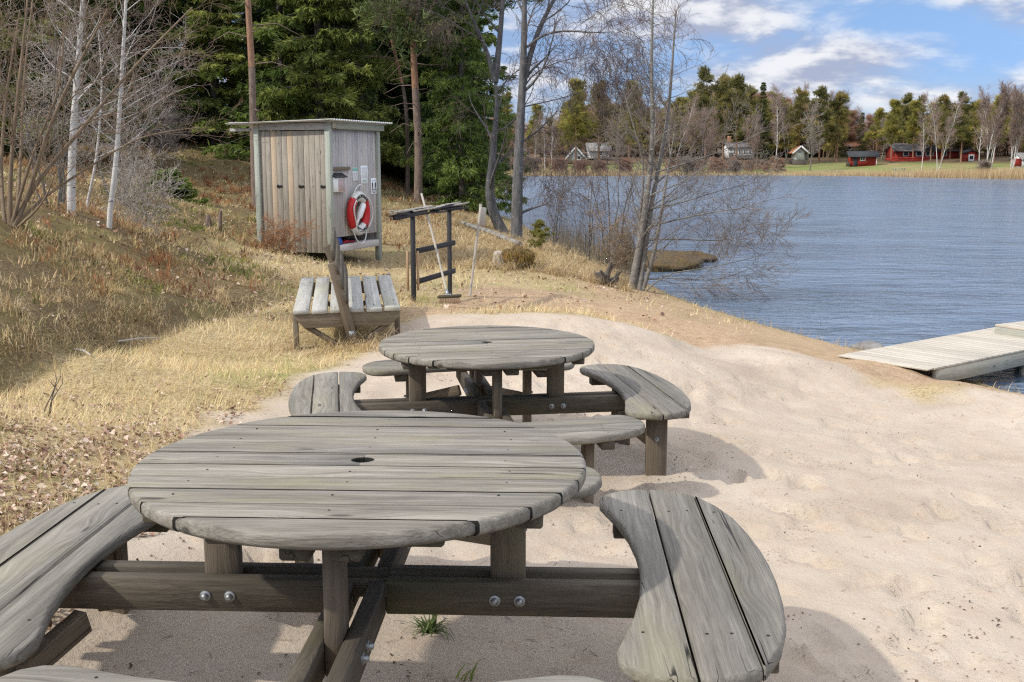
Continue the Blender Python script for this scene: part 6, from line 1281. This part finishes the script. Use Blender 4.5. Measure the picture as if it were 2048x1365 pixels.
TR = [  # proto, pixel column, metres behind the shoreline, top pixel row, label
 (FP[0],1070,22,215,'olive far pine just right of the dark upright birch'),(FP[1],1010,16,195,'dark far pine seen between the two dark birches'),(FP[2],1100,30,238,'small far pine behind the birch stems left of the white cottage'),
 (FP[0],1150,26,168,'broad olive pine towering over the white cottage'),(FP[2],1195,30,172,'pine with a brownish crown standing beside the broad olive pine over the pale house'),(FP[0],1255,24,172,'round olive pine standing alone between the pale house and the alder crown'),
 (FP[1],1405,28,148,'tallest far pine right of the alder crown'),(FP[2],1440,34,160,'second tall pine beside the tallest far pine'),(FP[1],1466,26,163,'far pine above the white house with the brick chimney'),(FSP[0],1515,26,166,'dark far spruce between the white house and the white gabled shed'),
 (FP[1],1488,58,182,'far pine with a hidden stem behind the white house roof'),(FP[2],1590,30,186,'far pine standing directly behind the white gabled shed'),(FP[1],1630,34,184,'far pine behind the spreading bare tree at the white shed'),(FP[2],1665,36,192,'pine with bare tops around it left of the cream house'),
 (FP[0],1742,40,222,'low yellow green pine between the cream house and the long red house'),(FP[0],1772,36,206,'yellow green pine behind the left end of the long red house'),(FP[1],1795,44,196,'dark pine tip rising over the yellow green pines'),(FP[0],1815,38,208,'yellow green pine behind the chimney of the long red house'),(FP[1],1822,52,200,'dark pine tip beside the chimney line of the long red house'),(FP[0],1850,40,212,'wide yellow green pine behind the dormer of the long red house'),
 (FP[2],1872,34,198,'brown crowned pine behind the twin birch stems'),(FP[1],1910,34,194,'dark pine above the entrance porch'),(FP[0],1888,46,216,'yellow green pine low between the brown crowned pine and the dark pine'),(FP[0],1935,44,206,'yellow green pine just right of the entrance porch'),(FP[0],1975,36,198,'wide pine behind the leaning birch clump'),(FP[0],2010,34,196,'wide pine behind the birch trio left of the boathouse'),(FP[2],2046,36,198,'pine directly behind the boathouse'),(FP[1],2085,36,195,'dark pine at the far right frame edge'),
 (FB[0],1090,5,232,'thin white far birch left of the white cottage'),(FB[1],1065,6,240,'thin white far birch pair close to the dark upright birch'),(FB[0],1102,4,226,'straight white far birch nearest the white cottage'),(FB[1],1340,14,196,'bare birch behind the alder crown'),(FB[0],1300,16,205,'bare birch standing left of the main alder stem'),(FB[0],1545,16,196,'white stemmed birch left of the white gabled shed'),(FB[1],1565,34,180,'bare birch crown above the white gabled shed'),
 (FG[0],1612,12,222,'spreading grey bare tree standing at the right wall of the white gabled shed'),(FG[1],1648,50,196,'bare brown tree left of the cream house'),(FG[0],1706,70,226,'pale bare tree behind the cream house'),(FG[1],1738,48,236,'bare brown tree behind the small red cabin'),(FG[0],1752,40,240,'grey bare tree just beyond the left end of the red deck'),(FG[1],1858,66,238,'bare tree behind the dormer of the long red house'),
 (FB[1],1866,11,196,'twin white birch standing in front of the long red house'),(FB[0],1834,13,232,'thin white birch in front of the red deck'),(FG[1],1908,48,226,'bare brown tree just left of the entrance porch'),(FR[0],1965,8,184,'leaning white birch clump with reddish twigs right of the entrance porch'),(FR[0],2012,9,192,'white birch clump between the leaning clump and the boathouse'),(FB[0],1945,10,204,'white birch beside the right wall of the entrance porch'),(FB[0],2040,16,196,'white birch behind the boathouse roof'),(FG[1],1420,14,228,'bare brown tree in front of the tallest far pine'),(FG[1],1506,14,240,'bare brown tree hiding the right end of the white house'),(FG[1],1380,18,226,'bare brown tree left of the white house'),(FG[0],1225,14,240,'grey bare tree right of the pale house')]
r_ = np.random.default_rng(9)
for pr, px, dY, top, lab in TR:
    q = far_pt(px, dY=dY); H = zpx(top, q[1]) - q[2]; put(pr, lab, q[0], q[1], H, r_.uniform(0, 6.28), 'trees across the lake', wscale=1.0 if pr in FP or pr in FSP else .9)
BU = [(1120,1.2,3.0,0,'reddish brush on the far waterline before the white cottage'),(1160,1.5,2.6,0,'reddish brush on the far waterline left of the pale house'),(1200,1.4,2.6,0,'reddish brush on the far waterline before the pale house'),(1060,2,3.2,1,'grey brush on the far waterline right of the dark upright birch'),(1370,2,3.2,1,'grey brown brush on the far waterline behind the alder twigs'),(1465,3,2.6,1,'grey brown brush on the far waterline before the white house'),(1958,5,2.4,1,'grey brush heap under the leaning birch clump'),(1300,2,2.6,1,'grey brush on the far waterline left of the alder stems'),(1250,2,2.8,0,'brown brush on the far waterline right of the pale house'),(1000,2,4,1,'grey brush on the far waterline between the dark birches')]
for px, dY, H, kd, lab in BU: q = far_pt(px, dY=dY); put(FBU[kd], lab, q[0], q[1], H * .8, r_.uniform(0, 6.28), 'brush along the far shore', wscale=2.0)
# the wood further back, one mass
FA = []
for i in range(3):
    V, Q, col, lines = pine_arrays(13.0, 601 + i, crown=.14, rad=.24, n_limb=26, dens=.6, nl=.7, nw=.04, pal=[(0.083,0.086,0.030),(0.108,0.106,0.033),(0.065,0.064,0.027),(0.122,0.112,0.039)]); FA.append((V, Q, col, lines + trunk_lines(13, .16, np.random.default_rng(i)), 13.0))
V, Q, col, lines = spruce_arrays(12.0, 611, dens=.45, wid=.18, pal=[(0.043,0.050,0.019),(0.058,0.063,0.023)]); FA.append((V, Q, col, lines, 12.0)); items = []; FBM = []
for i, pl in enumerate(([(.26,.185,.14),(.30,.225,.17),(.21,.15,.115)], [(.30,.25,.20),(.34,.28,.23),(.25,.20,.165)], [(.25,.18,.135),(.29,.215,.16),(.20,.145,.11)])): V, Q, col, lines = pine_arrays(10.0, 621 + i, crown=.08, rad=.26, n_limb=26, dens=.8, nl=1.1, nw=.018, pal=[tuple(c / 1.8 for c in q_) for q_ in pl]); FBM.append((V, Q, col, lines, 10.0))
SKY = np.array([(900,205),(1060,232),(1110,225),(1150,190),(1225,200),(1270,195),(1300,215),(1390,185),(1440,172),(1530,190),(1600,200),(1690,212),(1730,228),(1790,212),(1850,216),(1960,206),(2100,202),(2600,195)], float)
for i in range(120):
    px = r_.uniform(900, 2500) if i % 4 else r_.uniform(1000, 2080); q = far_pt(px, dY=r_.uniform(44, 95)); H = (zpx(np.interp(px, SKY[:, 0], SKY[:, 1]) + r_.uniform(2, 26), q[1]) - q[2]); items.append((FA[i % 4 if i % 3 else 0], (q[0], q[1], max(H, 4), r_.uniform(0, 6.28), 1.25)))
for i in range(240):                       # bare brown trees and scrub between the pines
    px = r_.uniform(930, 2400); q = far_pt(px, dY=r_.uniform(58, 88)); H = (zpx(np.interp(px, SKY[:, 0], SKY[:, 1]) + r_.uniform(6, 60), q[1]) - q[2]); items.append((FBM[i % 3], (q[0], q[1], max(H, 3), r_.uniform(0, 6.28), 1.1)))
for i in range(70):
    px = r_.choice([r_.uniform(940, 1120), r_.uniform(1320, 1560)]); q = far_pt(px, dY=r_.uniform(3, 20)); items.append((FBM[i % 3], (q[0], q[1], r_.uniform(1.2, 2.8), r_.uniform(0, 6.28), 1.6)))
ff = mass('far_forest', items, None); ff.data.materials[0] = M['far_needle']
# reeds and far grass
bag = Bag(); n = 26000; px = rg.uniform(880, 2300, n); az_r = np.arctan((px - 1024) / FPX); Y = np.interp(px, FS[:, 0], FS[:, 1]) + rg.uniform(-1.3, 3.0, n) - np.where(px > 1780, rg.uniform(0, 3.5, n), 0); x = (px - 1024) / FPX * Y
m = rg.random(n) < np.interp(px, [900, 1100, 1180, 1300, 1360, 1540, 1600, 1750, 1780, 2048, 2300], [.3, .35, .8, .5, .2, .2, .6, .7, .9, 1, 1]); x, Y, px = x[m], Y[m], px[m]; n = len(x)
bag.add(*blades(x, Y, np.maximum(terrain(x, Y, False), WATER) - .1, rg.uniform(.7, 1.5, n) * np.interp(px, [1000, 1500, 1700, 1850, 2048], [1.2, .7, .7, 1.15, 1.35]), rg.uniform(.05, .10, n), rg.uniform(0, 6.28, n), np.clip(rg.normal(.1, .08, n), 0, .5), pick([(.50,.39,.22),(.58,.47,.29),(.42,.31,.17),(.46,.33,.20)], n), .12, 2))
tag(link('reeds', bag.mesh('reeds'), M['blade']), kind='stuff')
